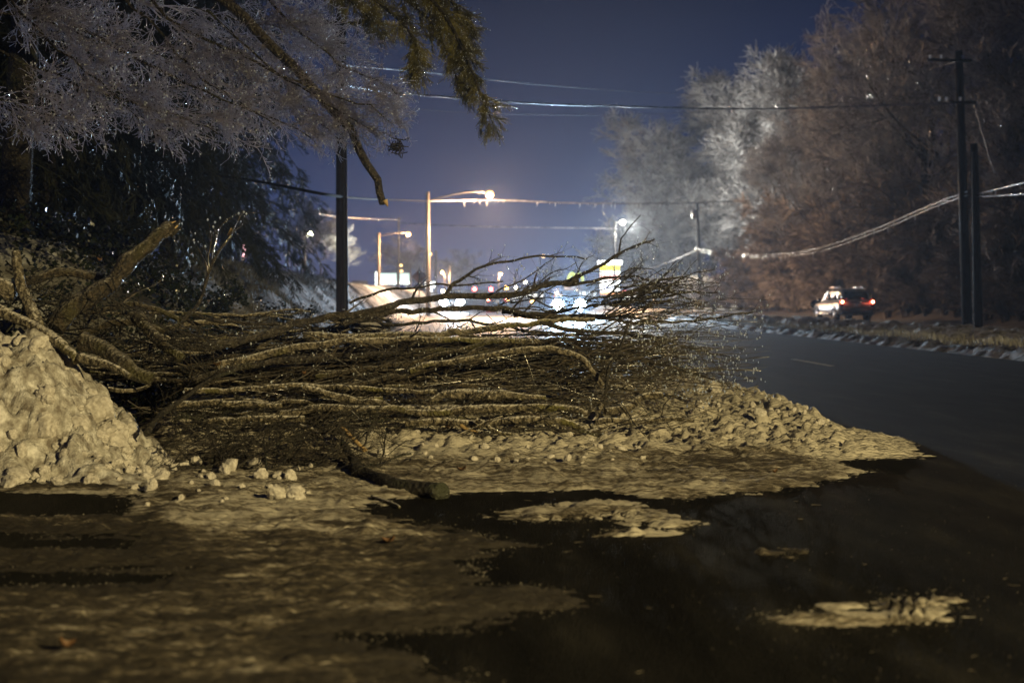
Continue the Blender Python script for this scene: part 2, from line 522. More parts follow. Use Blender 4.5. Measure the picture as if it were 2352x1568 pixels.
M['sodium'] = glow('sodium_bulb', (1.0, 0.50, 0.17), 6.0)
M['amber'] = glow('amber_bulb', (1.0, 0.58, 0.22), 5.0)
M['ledw'] = glow('led_white', (1.0, 0.97, 0.68), 70)
M['warmw'] = glow('warm_white_bulb', (1.0, 0.85, 0.58), 30)
M['headl'] = glow('headlight_glow', (0.62, 0.82, 1.0), 160)
M['headl2'] = glow('headlight_glow_low', (0.72, 0.86, 1.0), 90)
M['tail'] = glow('tail_light_glow', (1.0, 0.08, 0.04), 8)
M['tailcore'] = glow('brake_bulb_glow', (1.0, 0.55, 0.28), 40)
M['sigred'] = glow('signal_red', (1.0, 0.12, 0.10), 24)
M['sigamb'] = glow('signal_amber', (1.0, 0.5, 0.12), 14)
M['signw'] = glow('sign_white_panel', (0.96, 1.0, 0.96), 3.2)
M['signy'] = glow('sign_yellow_panel', (1.0, 0.86, 0.05), 1.5)
M['signp'] = glow('sign_pink_panel', (1.0, 0.58, 0.52), 1.5)
M['signr'] = glow('sign_red_letters', (1.0, 0.14, 0.08), 1.3)
M['signb'] = glow('sign_blue_letters', (0.12, 0.18, 1.0), 1.2)
M['signo'] = glow('sign_orange_stripe', (1.0, 0.45, 0.16), 1.6)
M['signg'] = glow('canopy_glow', (0.72, 0.95, 0.88), 1.25)
M['signg2'] = glow('canopy_bright', (0.92, 1.0, 0.90), 3.5)
M['archy'] = glow('sign_lime_yellow', (0.82, 0.95, 0.18), 1.0)
M['winw'] = glow('lit_window', (1.0, 0.95, 0.82), 1.5)
M['winc'] = glow('lit_window_cool', (0.85, 0.95, 1.0), 1.2)
M['pink'] = glow('pink_neon', (1.0, 0.52, 0.55), 2.6)
M['signback'] = noisy('sign_back_metal', ((0.3, (0.26, 0.13, 0.09)), (0.7, (0.36, 0.2, 0.14))), 3, rough=0.5, metal=0.2)
M['wall'] = noisy('far_wall', ((0.3, (0.2, 0.2, 0.2)), (0.7, (0.32, 0.31, 0.3))), 1.0, rough=0.8)
M['darkwall'] = noisy('far_dark_wall', ((0.3, (0.06, 0.06, 0.065)), (0.7, (0.11, 0.1, 0.1))), 1.0, rough=0.8)
M['silver'] = noisy('silver_paint', ((0.3, (0.50, 0.47, 0.43)), (0.7, (0.58, 0.55, 0.5))), 3, rough=0.32, metal=0.25, coat=0.8, coat_r=0.05)
M['warm_rear'] = noisy('warm_lit_rear_paint', ((0.3, (0.34, 0.31, 0.24)), (0.7, (0.5, 0.46, 0.38))), 4, rough=0.35, metal=0.2, coat=0.5)  # tailgate paint with the lamp's warm light put into its colour
M['darkp'] = plain('dark_car_paint', (0.02, 0.025, 0.035), 0.25, coat=1.0)
M['glass'] = plain('car_glass', (0.012, 0.012, 0.014), 0.05, coat=1.0)
M['rubber'] = plain('tyre_rubber', (0.018, 0.017, 0.017), 0.8)
M['alloy'] = plain('alloy_rim', (0.5, 0.5, 0.52), 0.3, metal=0.7)
M['chrome'] = plain('chrome_trim', (0.75, 0.75, 0.75), 0.18, metal=1.0)
M['plastic'] = plain('black_plastic', (0.02, 0.02, 0.022), 0.5)
M['taillens'] = plain('red_lens', (0.28, 0.012, 0.012), 0.15, coat=1.0)
M['plate'] = plain('number_plate', (0.6, 0.6, 0.58), 0.5)

rng = np.random.default_rng(7)
random.seed(7)


# ------------------------------------------------------------------ ground, roads, banks
def shift(Y):
    return 0.0003 * np.maximum(0, Y - 60) ** 2


def drop(Y):
    return -0.00005 * np.maximum(0, Y - 100) ** 2


YS = np.concatenate([np.arange(-30, 60, 5.0), np.arange(60, 420, 10.0)])
g = grid('ground', np.array([-900, -300, -60, -20, 0, 20, 60, 300, 900.0]), np.concatenate([[-60, -30], np.arange(60, 460, 20.0), [1200]]),
         lambda X, Y: np.where(Y < 500, drop(np.minimum(Y, 420)), -5) - 0.35, M['soil'])
prop(g, kind='structure')


def left_edge(Y):
    return np.where(Y < 10.5, -9.0, -1.65 - 7.35 * (1 - sstep(10.5, 14.0, Y))) + shift(Y)


us = np.linspace(0, 1, 9)
r = grid('road', us, np.concatenate([np.arange(-30, 8, 4.0), np.arange(8, 16, 0.25), np.arange(16, 60, 4), np.arange(60, 420, 10)]),
         lambda X, Y: drop(Y), M['asphalt'], xf=lambda U, Y: left_edge(Y) * (1 - U) + (12.1 + shift(Y)) * U)
prop(r, kind='structure')
r2 = grid('far_road', us, YS[YS > 8], lambda X, Y: drop(Y) + 0.004, M['asphalt_far'], xf=lambda U, Y: (15.9 + shift(Y)) * (1 - U) + (22.9 + shift(Y)) * U)
prop(r2, kind='structure')

med_y = np.concatenate([np.arange(14, 60, 0.16), np.arange(60, 130, 0.5)])
med = grid('median_strip', np.linspace(0, 1, 44), med_y,
           lambda X, Y: drop(Y) - 0.05 + 0.5 * sstep(0, 0.32, (X - shift(Y) - 12.05) / 3.9 + 0.10 * (fbm(X * 2, Y * 1.2, 3, 14) - 0.45)) * sstep(1.0, 0.8, (X - shift(Y) - 12.05) / 3.9) * (0.35 + 0.85 * fbm(X * 1.6, Y * 0.8, 4, 5)) + (0.09 * (1 - worley(X * 5, Y * 3, 3)) + 0.30 * (fbm(X * 4, Y * 2.5, 5, 8) - 0.42)) * sstep(0, 0.1, (X - shift(Y) - 12.05) / 3.9),
           noisy('frosted_median', ((0.36, (0.14, 0.12, 0.075)), (0.46, (0.36, 0.33, 0.25)), (0.58, (0.66, 0.64, 0.6))), 3.0, rough=0.8, bstr=0.8, bdist=0.04, bscale=22),
           xf=lambda U, Y: 12.0 + shift(Y) + 4.0 * U + 0.22 * (vnoise(Y * 0.5, Y * 0 + 3, 9) - 0.5))
prop(med, kind='structure')

# lane markings: sheets 4 mm above the asphalt
for i, (x0, y0, L) in enumerate([(7.55, 27.0, 3.1), (7.55, 39.2, 3.1), (7.55, 51.4, 3.1), (7.55, 14.8, 3.0), (3.2, 51.4, 3.1), (3.2, 63.6, 3.1), (7.55, 63.6, 3.1)]):
    bg = Bag()
    xx = np.linspace(y0, y0 + L, 6)
    V = []
    for y in xx:
        s = float(shift(np.array(y)))
        V += [[x0 + s - 0.06, y, 0.005], [x0 + s + 0.06, y, 0.005]]
    Q = [[2 * k, 2 * k + 1, 2 * k + 3, 2 * k + 2] for k in range(5)]
    bg.add(V, Q)
    prop(bg.build('lane_marking', M['paint']), kind='structure')


def toe(Y):
    return -2.15 - 5.2 * (1 - sstep(11, 19, Y)) + shift(Y)


def bank_z(X, Y):
    u = toe(Y) - X
    h = 2.05 * sstep(0.0, 3.0, u) + 0.10 * np.maximum(0, u - 2.6)
    h = h + (fbm(X * 0.7, Y * 0.35, 4, 21) - 0.45) * 0.7 * sstep(0.3, 2.0, u)
    return h + drop(Y) - 0.06


bk = grid('left_bank', np.concatenate([np.linspace(0, 4, 34), np.linspace(4.3, 30, 22)]), np.concatenate([np.arange(9, 60, 0.45), np.arange(60, 200, 3)]),
          bank_z, M['bank'], xf=lambda U, Y: toe(Y) + 0.4 - U)
prop(bk, kind='structure')


def hill_z(X, Y):
    u = X - 23.2 - shift(Y)
    h = 0.42 * np.maximum(0, u - 1.0) * sstep(0, 8, u) * (1 - 0.4 * sstep(20, 60, u))
    return h + (fbm(X * 0.25, Y * 0.2, 3, 31) - 0.45) * 0.8 * sstep(0, 4, u) + drop(Y) - 0.02


hl = grid('right_hillside', np.linspace(0, 80, 50), np.concatenate([np.arange(20, 150, 2.5), np.arange(150, 300, 6)]), hill_z, M['hill'], xf=lambda U, Y: 22.85 + shift(Y) + U)
prop(hl, kind='structure')

# ------------------------------------------------------------------ slush and snow on the near road
POLY = [
    # apron in front of the brush, with its long tongue to the right
    [(300, 1010), (340, 900), (500, 885), (780, 884), (1200, 880), (1450, 878), (1560, 884), (1640, 892), (1720, 905), (1800, 935), (1890, 968), (1990, 998), (2062, 1008), (2105, 1050), (2000, 1052), (1890, 1056), (1990, 1083), (1900, 1108), (1750, 1133), (1600, 1143), (1480, 1142), (1360, 1122), (1200, 1128), (1010, 1135), (900, 1150), (830, 1175), (600, 1180), (330, 1150)],
    [(1095, 1188), (1200, 1168), (1330, 1152), (1430, 1150), (1540, 1182), (1578, 1200), (1530, 1224), (1440, 1232), (1370, 1228), (1450, 1205), (1370, 1193), (1230, 1200)],
    # trodden carpet, lower left
    [(300, 1140), (520, 1165), (830, 1165), (930, 1200), (1080, 1228), (1215, 1253), (1110, 1268), (1060, 1296), (1075, 1338), (1200, 1352), (1350, 1374), (1290, 1392), (1215, 1402), (1080, 1446), (900, 1458), (800, 1475), (880, 1500), (960, 1506), (1060, 1566), (1180, 1640), (-200, 1640), (-200, 1345), (120, 1348), (330, 1340), (420, 1310), (-200, 1302), (-200, 1258), (280, 1262), (340, 1235), (-200, 1222), (-200, 1186), (300, 1182)],
    [(-200, 1108), (300, 1112), (330, 1135), (-200, 1128)],
    [(1705, 1412), (1850, 1398), (1990, 1380), (2060, 1366), (2150, 1380), (2215, 1422), (2110, 1434), (1950, 1436), (1800, 1434)],
    [(1740, 1264), (1800, 1262), (1842, 1268), (1840, 1277), (1770, 1278)],
    [(2085, 1362), (2150, 1358), (2200, 1372), (2130, 1376)],
]
PG = [np.array([gnd(*p)[:2] for p in poly]) for poly in POLY]


def sdf(P, poly):
    A = poly; B = np.roll(poly, -1, axis=0)
    d = np.full(len(P), 1e9); ins = np.zeros(len(P), bool)
    for a, b_ in zip(A, B):
        e = b_ - a; w = P - a
        t = np.clip((w @ e) / max(e @ e, 1e-9), 0, 1)
        dd = w - t[:, None] * e
        d = np.minimum(d, (dd ** 2).sum(1))
        c = ((a[1] <= P[:, 1]) != (b_[1] <= P[:, 1]))
        xi = a[0] + (P[:, 1] - a[1]) / (b_[1] - a[1] + 1e-12) * (b_[0] - a[0])
        ins ^= c & (P[:, 0] < xi)
    d = np.sqrt(d)
    return np.where(ins, d, -d)


def pxpy(X, Y, Z=0.0):
    r = np.stack([X, Y, np.zeros_like(X) + Z - CAMH], -1)
    dz = r @ FWD
    return CX + FPX * (r @ RIGHT) / dz, CY - FPX * (r @ UP) / dz


xs = np.arange(-6.2, 4.9, 0.021)
ys = np.concatenate([np.arange(4.55, 8.5, 0.022), np.arange(8.5, 14, 0.034), np.arange(14, 20.5, 0.07)])
GX, GY = np.meshgrid(xs, ys)
wx = GX + 0.16 * (fbm(GX * 1.7, GY * 1.9, 3, 51) - 0.45) + 0.07 * (vnoise(GX * 9, GY * 7, 52) - 0.5)
wy = GY + 0.22 * (fbm(GX * 0.9, GY * 2.3, 3, 53) - 0.45) + 0.10 * (vnoise(GX * 5, GY * 9, 54) - 0.5)
pts = np.stack([wx, wy], -1).reshape(-1, 2)
sd = np.max([sdf(pts, p) for p in PG], axis=0).reshape(GX.shape)
px_, py_ = pxpy(GX, GY)
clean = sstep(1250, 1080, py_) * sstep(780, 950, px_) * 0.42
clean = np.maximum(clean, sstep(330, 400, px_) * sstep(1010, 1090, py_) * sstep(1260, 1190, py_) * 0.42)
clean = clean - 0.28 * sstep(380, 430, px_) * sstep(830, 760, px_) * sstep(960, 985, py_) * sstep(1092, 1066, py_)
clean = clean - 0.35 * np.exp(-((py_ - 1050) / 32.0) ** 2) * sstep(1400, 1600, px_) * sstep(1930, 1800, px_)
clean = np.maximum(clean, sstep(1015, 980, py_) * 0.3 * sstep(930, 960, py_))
lump = fbm(GX * 5.0, GY * 3.0, 5, 61)
fine = fbm(GX * 22, GY * 14, 3, 62)
H = np.clip(sd * 0.13, -0.06, 0.026) + (fbm(GX * 34, GY * 30, 2, 59) - 0.4) * 0.016 + (lump - 0.46) * (0.05 + 0.03 * clean) * sstep(-0.05, 0.12, sd) + (fine - 0.45) * 0.03 + (fbm(GX * 9, GY * 26, 3, 60) - 0.45) * 0.03
# chunky berm toward the brush and at the far edge of the tongue
bern = sstep(10.9, 12.6, GY) * sstep(0.0, 0.5, sd)
H = H + 0.10 * sstep(13.0, 15.0, GY) * sstep(0.0, 0.6, sd)
cp = caps(GX * 8, GY * 7, 63) / 8 + caps(GX * 17, GY * 15, 68) / 17 * 0.9
H = H + bern * (0.03 + (fbm(GX * 9, GY * 8, 5, 80) - 0.4) * 0.14 + 0.6 * cp * np.clip(fbm(GX * 1.5, GY * 1.5, 3, 64) * 2, 0.2, 1.2))
H = H + 0.5 * caps(GX * 22, GY * 16, 69) / 22 * sstep(0.0, 0.2, sd) * sstep(0.40, 0.6, fbm(GX * 1.3, GY * 2.0, 3, 70)) * sstep(1200, 1100, py_)
ridge = np.exp(-((py_ - (905 + (px_ - 1640) * 0.31 + 18)) / 22.0) ** 2) * sstep(1480, 1640, px_) * sstep(1960, 1840, px_)
H = H + ridge * (0.03 + 0.12 * cp + (fbm(GX * 11, GY * 9, 4, 81) - 0.45) * 0.10)
# tyre treads pressed into the tongue, the inner tongue and the right-hand track
cxr, cyr = gnd(2230, 1150)[:2]
rad = np.hypot(GX - cxr - 0.6, (GY - cyr) * 1.0)
tr = sstep(1780, 1900, px_) * sstep(985, 1000, py_) * sstep(1075, 1050, py_)
H = H + tr * 0.016 * np.sin(rad * 2 * math.pi / 0.085)
ln = np.exp(-((py_ - (1197 - (px_ - 1240) * 0.055)) / 6.5) ** 2) * sstep(1220, 1260, px_) * sstep(1500, 1460, px_)
H = H - ln * 0.034 * (0.5 + 0.5 * np.sign(np.sin(px_ * 2 * math.pi / 9.5)))
ln2 = np.exp(-((py_ - (1222 - (px_ - 1480) * 0.12)) / 7.0) ** 2) * sstep(1400, 1440, px_) * sstep(1575, 1540, px_)
H = H - ln2 * 0.02 * (0.5 + 0.5 * np.sin(px_ * 2 * math.pi / 11))
tr2 = sstep(2030, 2060, px_) * sstep(2170, 2140, px_) * sstep(1345, 1370, py_) * sstep(1450, 1425, py_)
H = H + tr2 * 0.026 * np.sin((px_ + 0.15 * py_ + 16 * vnoise(px_ * 0.03, py_ * 0.05, 7)) * 2 * math.pi / 25) * (0.15 + 0.6 * vnoise(px_ * 0.06, py_ * 0.04, 12))
H = H - 0.035 * sstep(1690, 1720, px_) * sstep(1340, 1360, py_) * (fbm(GX * 6, GY * 6, 4, 83) - 0.25)
tr3 = sstep(1735, 1745, px_) * sstep(1860, 1840, px_) * sstep(1255, 1262, py_) * sstep(1285, 1278, py_)
H = H + tr3 * 0.015 * np.sin((px_ - py_) * 2 * math.pi / 10)
# faint ruts along the carpet
H = H + 0.012 * np.sin((GY + 0.35 * fbm(GX * 0.6, GY * 0.6, 2, 66)) * 2 * math.pi / 0.31) * sstep(1150, 1230, py_) * (vnoise(GX * 0.8, GY * 2, 67))
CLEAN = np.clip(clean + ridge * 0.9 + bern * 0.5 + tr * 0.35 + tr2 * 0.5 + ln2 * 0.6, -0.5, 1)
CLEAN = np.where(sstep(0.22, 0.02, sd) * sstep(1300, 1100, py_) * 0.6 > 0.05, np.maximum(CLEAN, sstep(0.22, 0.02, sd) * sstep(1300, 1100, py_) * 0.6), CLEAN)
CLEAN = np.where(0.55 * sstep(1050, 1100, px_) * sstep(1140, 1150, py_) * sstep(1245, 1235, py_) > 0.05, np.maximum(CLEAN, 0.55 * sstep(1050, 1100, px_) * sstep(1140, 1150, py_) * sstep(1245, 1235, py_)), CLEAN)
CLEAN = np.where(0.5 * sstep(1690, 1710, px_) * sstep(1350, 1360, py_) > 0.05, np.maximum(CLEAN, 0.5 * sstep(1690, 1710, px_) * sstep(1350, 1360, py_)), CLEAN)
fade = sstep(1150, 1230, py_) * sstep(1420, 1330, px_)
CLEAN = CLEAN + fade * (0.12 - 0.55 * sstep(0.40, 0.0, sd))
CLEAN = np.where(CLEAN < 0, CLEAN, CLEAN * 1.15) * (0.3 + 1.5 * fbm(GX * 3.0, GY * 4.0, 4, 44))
ny, nx = GX.shape
V = np.stack([GX, GY, H], -1).reshape(-1, 3)
i = (np.arange(ny - 1)[:, None] * nx + np.arange(nx - 1)[None]).ravel()
Q = np.stack([i, i + 1, i + nx + 1, i + nx], 1)
kp = (H > -0.012).ravel()
Q = Q[kp[Q].any(1)]
used = np.unique(Q); re_ = np.full(len(V), -1); re_[used] = np.arange(len(used))
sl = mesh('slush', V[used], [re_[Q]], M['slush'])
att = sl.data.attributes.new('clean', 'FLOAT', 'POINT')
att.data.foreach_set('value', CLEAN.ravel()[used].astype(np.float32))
prop(sl, kind='stuff')


def slush_z(x, y):
    if x < xs[0] or x > xs[-1] or y < ys[0] or y > ys[-1]: return 0.0
    j = int((x - xs[0]) / 0.021); k = int(np.searchsorted(ys, y)) - 1
    return max(0.0, float(H[min(max(k, 0), ny - 1), min(j, nx - 1)]))


# chunk meshes shared between loose and piled snow blocks
def chunk_mesh(seed, blocky=0.5):
    r_ = np.random.default_rng(seed)
    bm = bmesh.new()
    bmesh.ops.create_icosphere(bm, subdivisions=3, radius=1.0)
    off = r_.uniform(0, 50, 3)
    pl = norm(r_.normal(size=(9, 3))); pd = r_.uniform(0.62, 0.95, 9)
    for v in bm.verts:
        p = np.array(v.co)
        k = pl @ p
        s = min(1.0, float(np.min(np.where(k > 0.05, pd / np.maximum(k, 0.05), 9))))
        n = float(fbm(np.array(p[0] * 2.4 + off[0] + p[2] * 1.7), np.array(p[1] * 2.4 + off[1] - p[2] * 1.9), 5, seed)) - 0.45
        q = p * (s * blocky + (1 - blocky)) * (1 + 0.7 * n)
        v.co = q
    me = bpy.data.meshes.new('snow_chunk')
    bm.to_mesh(me); bm.free()
    me.materials.append(M['chunk'])
    return me


CH = [chunk_mesh(100 + k, 1.0 if k % 2 else 0.7) for k in range(8)]


def chunk(loc, s, parent=None, label=None, cat='snow chunk', group=None, name='snow_chunk', k=None):
    o = bpy.data.objects.new(name, CH[int(rng.integers(0, 8)) if k is None else k])
    COL.objects.link(o)
    o.location = [float(v) for v in loc]
    o.scale = [float(s * v) for v in rng.uniform(0.75, 1.3, 3)]
    o.scale[2] *= 0.8
    o.rotation_euler = [float(v) for v in rng.uniform(0, 6.28, 3)]
    if parent is not None: o.parent = parent
    elif label: prop(o, label, cat, group)
    return o


# shovelled snow pile on the left
def pile_z(X, Y):
    h = 1.08 * sstep(9.95, 11.6, Y) * sstep(-1.55, -3.0, X + 0.25 * (Y - 10.2)) * (1 - 0.55 * sstep(12.2, 14.5, Y)) * (0.75 + 0.25 * sstep(-2.2, -3.4, X))
    wx = X + 0.05 * (vnoise(X * 9, Y * 9, 75) - 0.5); wy = Y + 0.05 * (vnoise(X * 9, Y * 9, 76) - 0.5)
    l = caps(wx * 6.5, wy * 5.5, 72) / 6.5 * 0.45 + caps(wx * 15, wy * 13, 74) / 15 * 0.5
    l = l + (fbm(X * 5.5, Y * 4.8, 7, 73) - 0.45) * 0.34 + 0.20 * rough(X * 4.5, Y * 4.0, 6, 79) - 0.03
    l = l + 0.16 * (fbm(X * 1.6, Y * 1.6, 3, 78) - 0.45)
    return h + (l - 0.17) * sstep(0.0, 0.25, h) - 0.06 * (h < 0.01) - 0.03


pile = grid('snow_pile', np.arange(-6.4, -1.1, 0.022), np.arange(9.8, 14.4, 0.026), pile_z, M['snow'], keep=lambda X, Y, Z: Z > -0.02)
prop(pile, 'lumpy heap of shovelled snow at the left road edge', 'snow pile')
for q in range(290):
    y = rng.uniform(9.98, 11.9); x = rng.uniform(-4.4, -1.5 - 0.25 * (y - 10.2))
    z = float(pile_z(np.array(x), np.array(y)))
    if z < 0.0: continue
    chunk((x, y, z), rng.choice([0.025, 0.04, 0.055, 0.08, 0.11], p=[0.32, 0.3, 0.2, 0.13, 0.05]), parent=pile)

# ------------------------------------------------------------------ brush pile: traced limbs
LIMB_G = 'cut limbs in the brush pile'


def dep(py):
    return 13.1 + 3.0 * np.clip((960 - py) / 290.0, -0.4, 1.15)


def limb(pts, r0, r1, mat, label=None, d=None, cap=True, twigs=0, tl=(0.2, 0.7), thorns=0, k=9, name='branch', cat='branch', nub=0.10, twmat=None, group=None, bend=(0.03, 0, 0.04), t0=0.25, rmid=None):
    """pts: pixels of the photograph, r in pixels; side twigs are children of the limb"""
    if mat is M['bark_log'] and r0 > 4: r0 *= 1.12; r1 *= 1.12
    n = max(10, int(4 + sum(math.hypot(pts[i + 1][0] - pts[i][0], pts[i + 1][1] - pts[i][1]) for i in range(len(pts) - 1)) / 9))
    pp = spline(pts, n)
    if d is None:
        dd = dep(pp[:, 1]) + rng.uniform(-0.25, 0.25)
    else:
        dd = np.linspace(d[0], d[1], n)
    P = np.array([at(p[0], p[1], q) for p, q in zip(pp, dd)])
    t = np.linspace(0, 1, n)
    R = (r0 * (1 - t) + r1 * t)
    if rmid: R = R + rmid * np.sin(np.pi * t) ** 1.5
    R = R * dd / FPX
    R = R * (1 + nub * (vnoise(t * n * 0.22 + rng.uniform(0, 99), t * 0, 5) - 0.5) * 2)
    ph = rng.uniform(0, 99); ss = np.linspace(0, 1, n) * np.linalg.norm(P[-1] - P[0])
    P = P + np.stack([vnoise(ss * 3.2 + ph + 31 * a, ss * 0 + a, 8) - 0.5 for a in range(3)], 1) * 0.045 + np.stack([vnoise(ss * 8.5 + ph + 17 * a, ss * 0 + a, 9) - 0.5 for a in range(3)], 1) * 0.022
    P[:, 2] = np.maximum(P[:, 2], R * 0.5 + 0.01)
    bg = Bag()
    kk = max(k, 14) if max(r0, r1, rmid or 0) >= 6 else k
    bg.tube(P, R, kk, cap=cap)
    if kk >= 9:                        # gnarled bark: lumps and flutes along the stem
        V = bg.V[0].reshape(-1, kk, 3); ax = V.mean(1, keepdims=True)
        ang_ = np.arange(kk) / kk * 2 * math.pi; row = np.arange(V.shape[0])[:, None]
        f_ = 1 + 0.34 * (vnoise(row * 0.55 + ph, np.cos(ang_)[None] * 1.6 + 5, 3) * 0.6 + vnoise(row * 0.2 + ph, np.sin(ang_)[None] * 2.4 + 9 + np.cos(ang_)[None], 4) - 0.8)
        bg.V[0] = (ax + (V - ax) * f_[..., None]).reshape(-1, 3)
    if thorns:
        Pt, Rt = spawn(P[None], R[None], thorns, 0.1, 1, (0.9, 1.4), (0.02, 0.07), 3, rng, wig=0.1, rs=0.35, rmin=0.0012, taper=0.2, rmax=0.005)
        bg.tube(Pt, Rt, 4)
    o = bg.build(name, mat)
    o_c = recenter(o)
    base = np.array(o.location)
    if label: prop(o, label, cat, group or LIMB_G)
    if mat is M['bark_wet'] and r0 > 1.5:
        m_ = max(4, n // 3); ii_ = rng.integers(0, n, m_)
        GLINT.append(P[ii_] + norm(rng.normal(size=(m_, 3)) * [1, 0.6, 1]) * (R[ii_] * 1.02)[:, None])
    if twigs:
        P1, R1 = spawn(P[None], R[None], twigs, t0, 1, (0.35, 0.9), tl, 7, rng, wig=0.16, bend=bend, rs=0.6, rmin=0.0018, taper=0.35, rmax=max(0.011, 0.5 * float(R.mean())) if max(r0, r1) >= 6 else 0.011)
        for a in range(twigs):
            b2 = Bag(); b2.tube(P1[a], R1[a], 5)
            Pt, Rt = spawn(P1[a:a + 1], R1[a:a + 1], int(6 + 10 * np.linalg.norm(P1[a][-1] - P1[a][0])), 0.1, 1, (0.7, 1.3), (0.02, 0.07), 3, rng, wig=0.15, rs=0.5, rmin=0.0011, taper=0.3, rmax=0.004)
            b2.tube(Pt, Rt, 3)
            Pt, Rt = spawn(P1[a:a + 1], R1[a:a + 1], 3, 0.3, 1, (0.4, 0.9), (0.1, 0.32), 5, rng, wig=0.2, rs=0.6, rmin=0.0014, taper=0.3, rmax=0.005)
            b2.tube(Pt, Rt, 3)
            b2.V = [v - base for v in b2.V]
            b2.build('side_twig', twmat or M['twig'], o)
            TIPS.append(P1[a][-1]); TIPS.extend(list(Pt[:, -1]))
    return o


TIPS = []
GLINT = []
# upper limbs, dark against the town lights
limb([(380, 800), (544, 781), (640, 757), (736, 735), (847, 716), (929, 699), (1016, 686), (1176, 672), (1266, 653), (1323, 645)], 10, 5, M['bark_wet'], 'longest dark limb spanning the top of the brush pile below the town lights', d=(13.6, 15.6), twigs=9, thorns=60, tl=(0.25, 0.7))
limb([(1300, 650), (1357, 620), (1414, 591), (1471, 561), (1505, 551)], 5, 1.6, M['bark_wet'], 'thin limb rising right across the tall yellow and white sign', d=(15.6, 15.8), thorns=26, twigs=4, tl=(0.1, 0.3))
limb([(1414, 590), (1425, 560), (1437, 538), (1471, 499)], 2.4, 1.2, M['bark_wet'], 'steep twig reaching up toward the white lamp, topmost of the pile', d=(15.8, 15.9), thorns=8, k=5, cat='twig')
limb([(800, 697), (886, 671), (972, 660), (1037, 654), (1124, 647), (1158, 649)], 3.0, 1.6, M['bark_wet'], 'slender bare limb passing in front of the diamond sign post', d=(15.4, 15.7), thorns=34, k=6, twigs=3, tl=(0.08, 0.2))
limb([(1016, 684), (1037, 656), (1059, 641), (1102, 617), (1175, 595), (1238, 588), (1300, 591), (1348, 598)], 4.6, 1.6, M['bark_wet'], 'arching thorny limb curving over the oncoming headlights', d=(15.5, 15.9), thorns=46, k=7, twigs=5, tl=(0.12, 0.35))
limb([(790, 742), (930, 716), (1016, 709), (1176, 713), (1300, 724), (1450, 730)], 7, 4, M['bark_wet'], 'dark limb just beneath the longest top limb', d=(14.4, 15.6), thorns=50, twigs=9, tl=(0.3, 0.8))
limb([(700, 772), (880, 772), (997, 772), (1045, 764), (1141, 752), (1221, 741), (1285, 736), (1366, 737)], 9, 4, M['bark_log'], 'pale barked limb bending upward under the orange lit road', d=(14.6, 15.3), thorns=40, twigs=6, tl=(0.3, 0.7))
limb([(880, 745), (1000, 735), (1120, 742), (1200, 758), (1330, 770), (1460, 760)], 4, 2.4, M['bark_wet'], 'thin dark limb sagging below the orange lit road', d=(15, 15.6), thorns=26, twigs=8, tl=(0.3, 0.7))
limb([(1180, 722), (1290, 716), (1400, 698), (1530, 676), (1650, 668)], 4, 1.5, M['bark_wet'], 'limb running right past the foot of the tall sign', d=(15.4, 15.9), thorns=36, twigs=8, tl=(0.2, 0.6))
limb([(1150, 720), (1330, 728), (1500, 742), (1620, 735), (1730, 712)], 5, 1.5, M['bark_wet'], 'limb whose iced tip ends over the median strip', d=(15.2, 15.9), thorns=36, twigs=10, tl=(0.25, 0.7))
limb([(1310, 652), (1400, 640), (1475, 640), (1520, 660), (1600, 690)], 4, 1.4, M['bark_wet'], 'curling limb across the lower half of the tall sign', d=(15.5, 15.9), thorns=26, twigs=6, tl=(0.2, 0.5))
limb([(1240, 745), (1420, 765), (1560, 790), (1680, 820)], 5, 1.5, M['bark_wet'], 'drooping limb at the right edge above the dark lane', d=(14.8, 15.4), thorns=30, twigs=12, tl=(0.3, 0.8), bend=(0.06, 0, -0.02))
limb([(1200, 800), (1400, 815), (1560, 850), (1690, 890)], 5, 1.4, M['bark_wet'], 'lowest drooping limb pointing at the right snow berm', d=(14.2, 14.8), thorns=30, twigs=12, tl=(0.3, 0.8), bend=(0.06, 0, -0.03))
# middle of the pile
limb([(941, 856), (1016, 833), (1117, 813), (1192, 805), (1255, 803), (1318, 818), (1356, 843), (1381, 880)], 6, 6.5, M['bark_log'], 'thick limb arching down to the right in the middle of the pile', d=(13.6, 13.5), twigs=2)
limb([(798, 890), (876, 877), (938, 859), (1032, 824), (1110, 800)], 7, 5, M['bark_moss'], 'mossy log slanting upward in the middle of the pile', d=(13.4, 13.9), twigs=2)
limb([(720, 865), (814, 855), (907, 837), (1032, 806), (1150, 785)], 7, 5, M['bark_moss'], 'mossy log slanting upward behind another mossy log', d=(13.8, 14.2), twigs=2)
limb([(500, 840), (680, 800), (860, 782), (1040, 778), (1240, 790)], 9, 5, M['bark_log'], 'long grey limb half way up the pile below the pale limb', d=(14.0, 14.6), twigs=4, thorns=20)
limb([(440, 870), (620, 835), (800, 815), (980, 800), (1150, 812)], 8, 4, M['bark_wet'], 'wet dark limb running through the left middle of the pile', d=(13.6, 14.2), twigs=5, thorns=20)
limb([(986, 914), (1029, 905), (1092, 904), (1168, 910), (1256, 920)], 5, 5, M['bark_log'], 'thickest pale log tapering at both ends in the pile front', d=(13.2, 13.2), rmid=8, k=14)
limb([(900, 943), (1042, 940), (1142, 936), (1243, 938), (1306, 936), (1344, 946)], 10, 7, M['bark_log'], 'long straight pale log below the thickest log', d=(13.1, 13.1), k=12, twigs=2)
limb([(930, 975), (1092, 970), (1167, 962), (1243, 965), (1301, 973), (1333, 986), (1368, 990)], 8, 7, M['bark_log'], 'lowest bent log lying along the front of the pile', d=(12.9, 12.9), k=12)
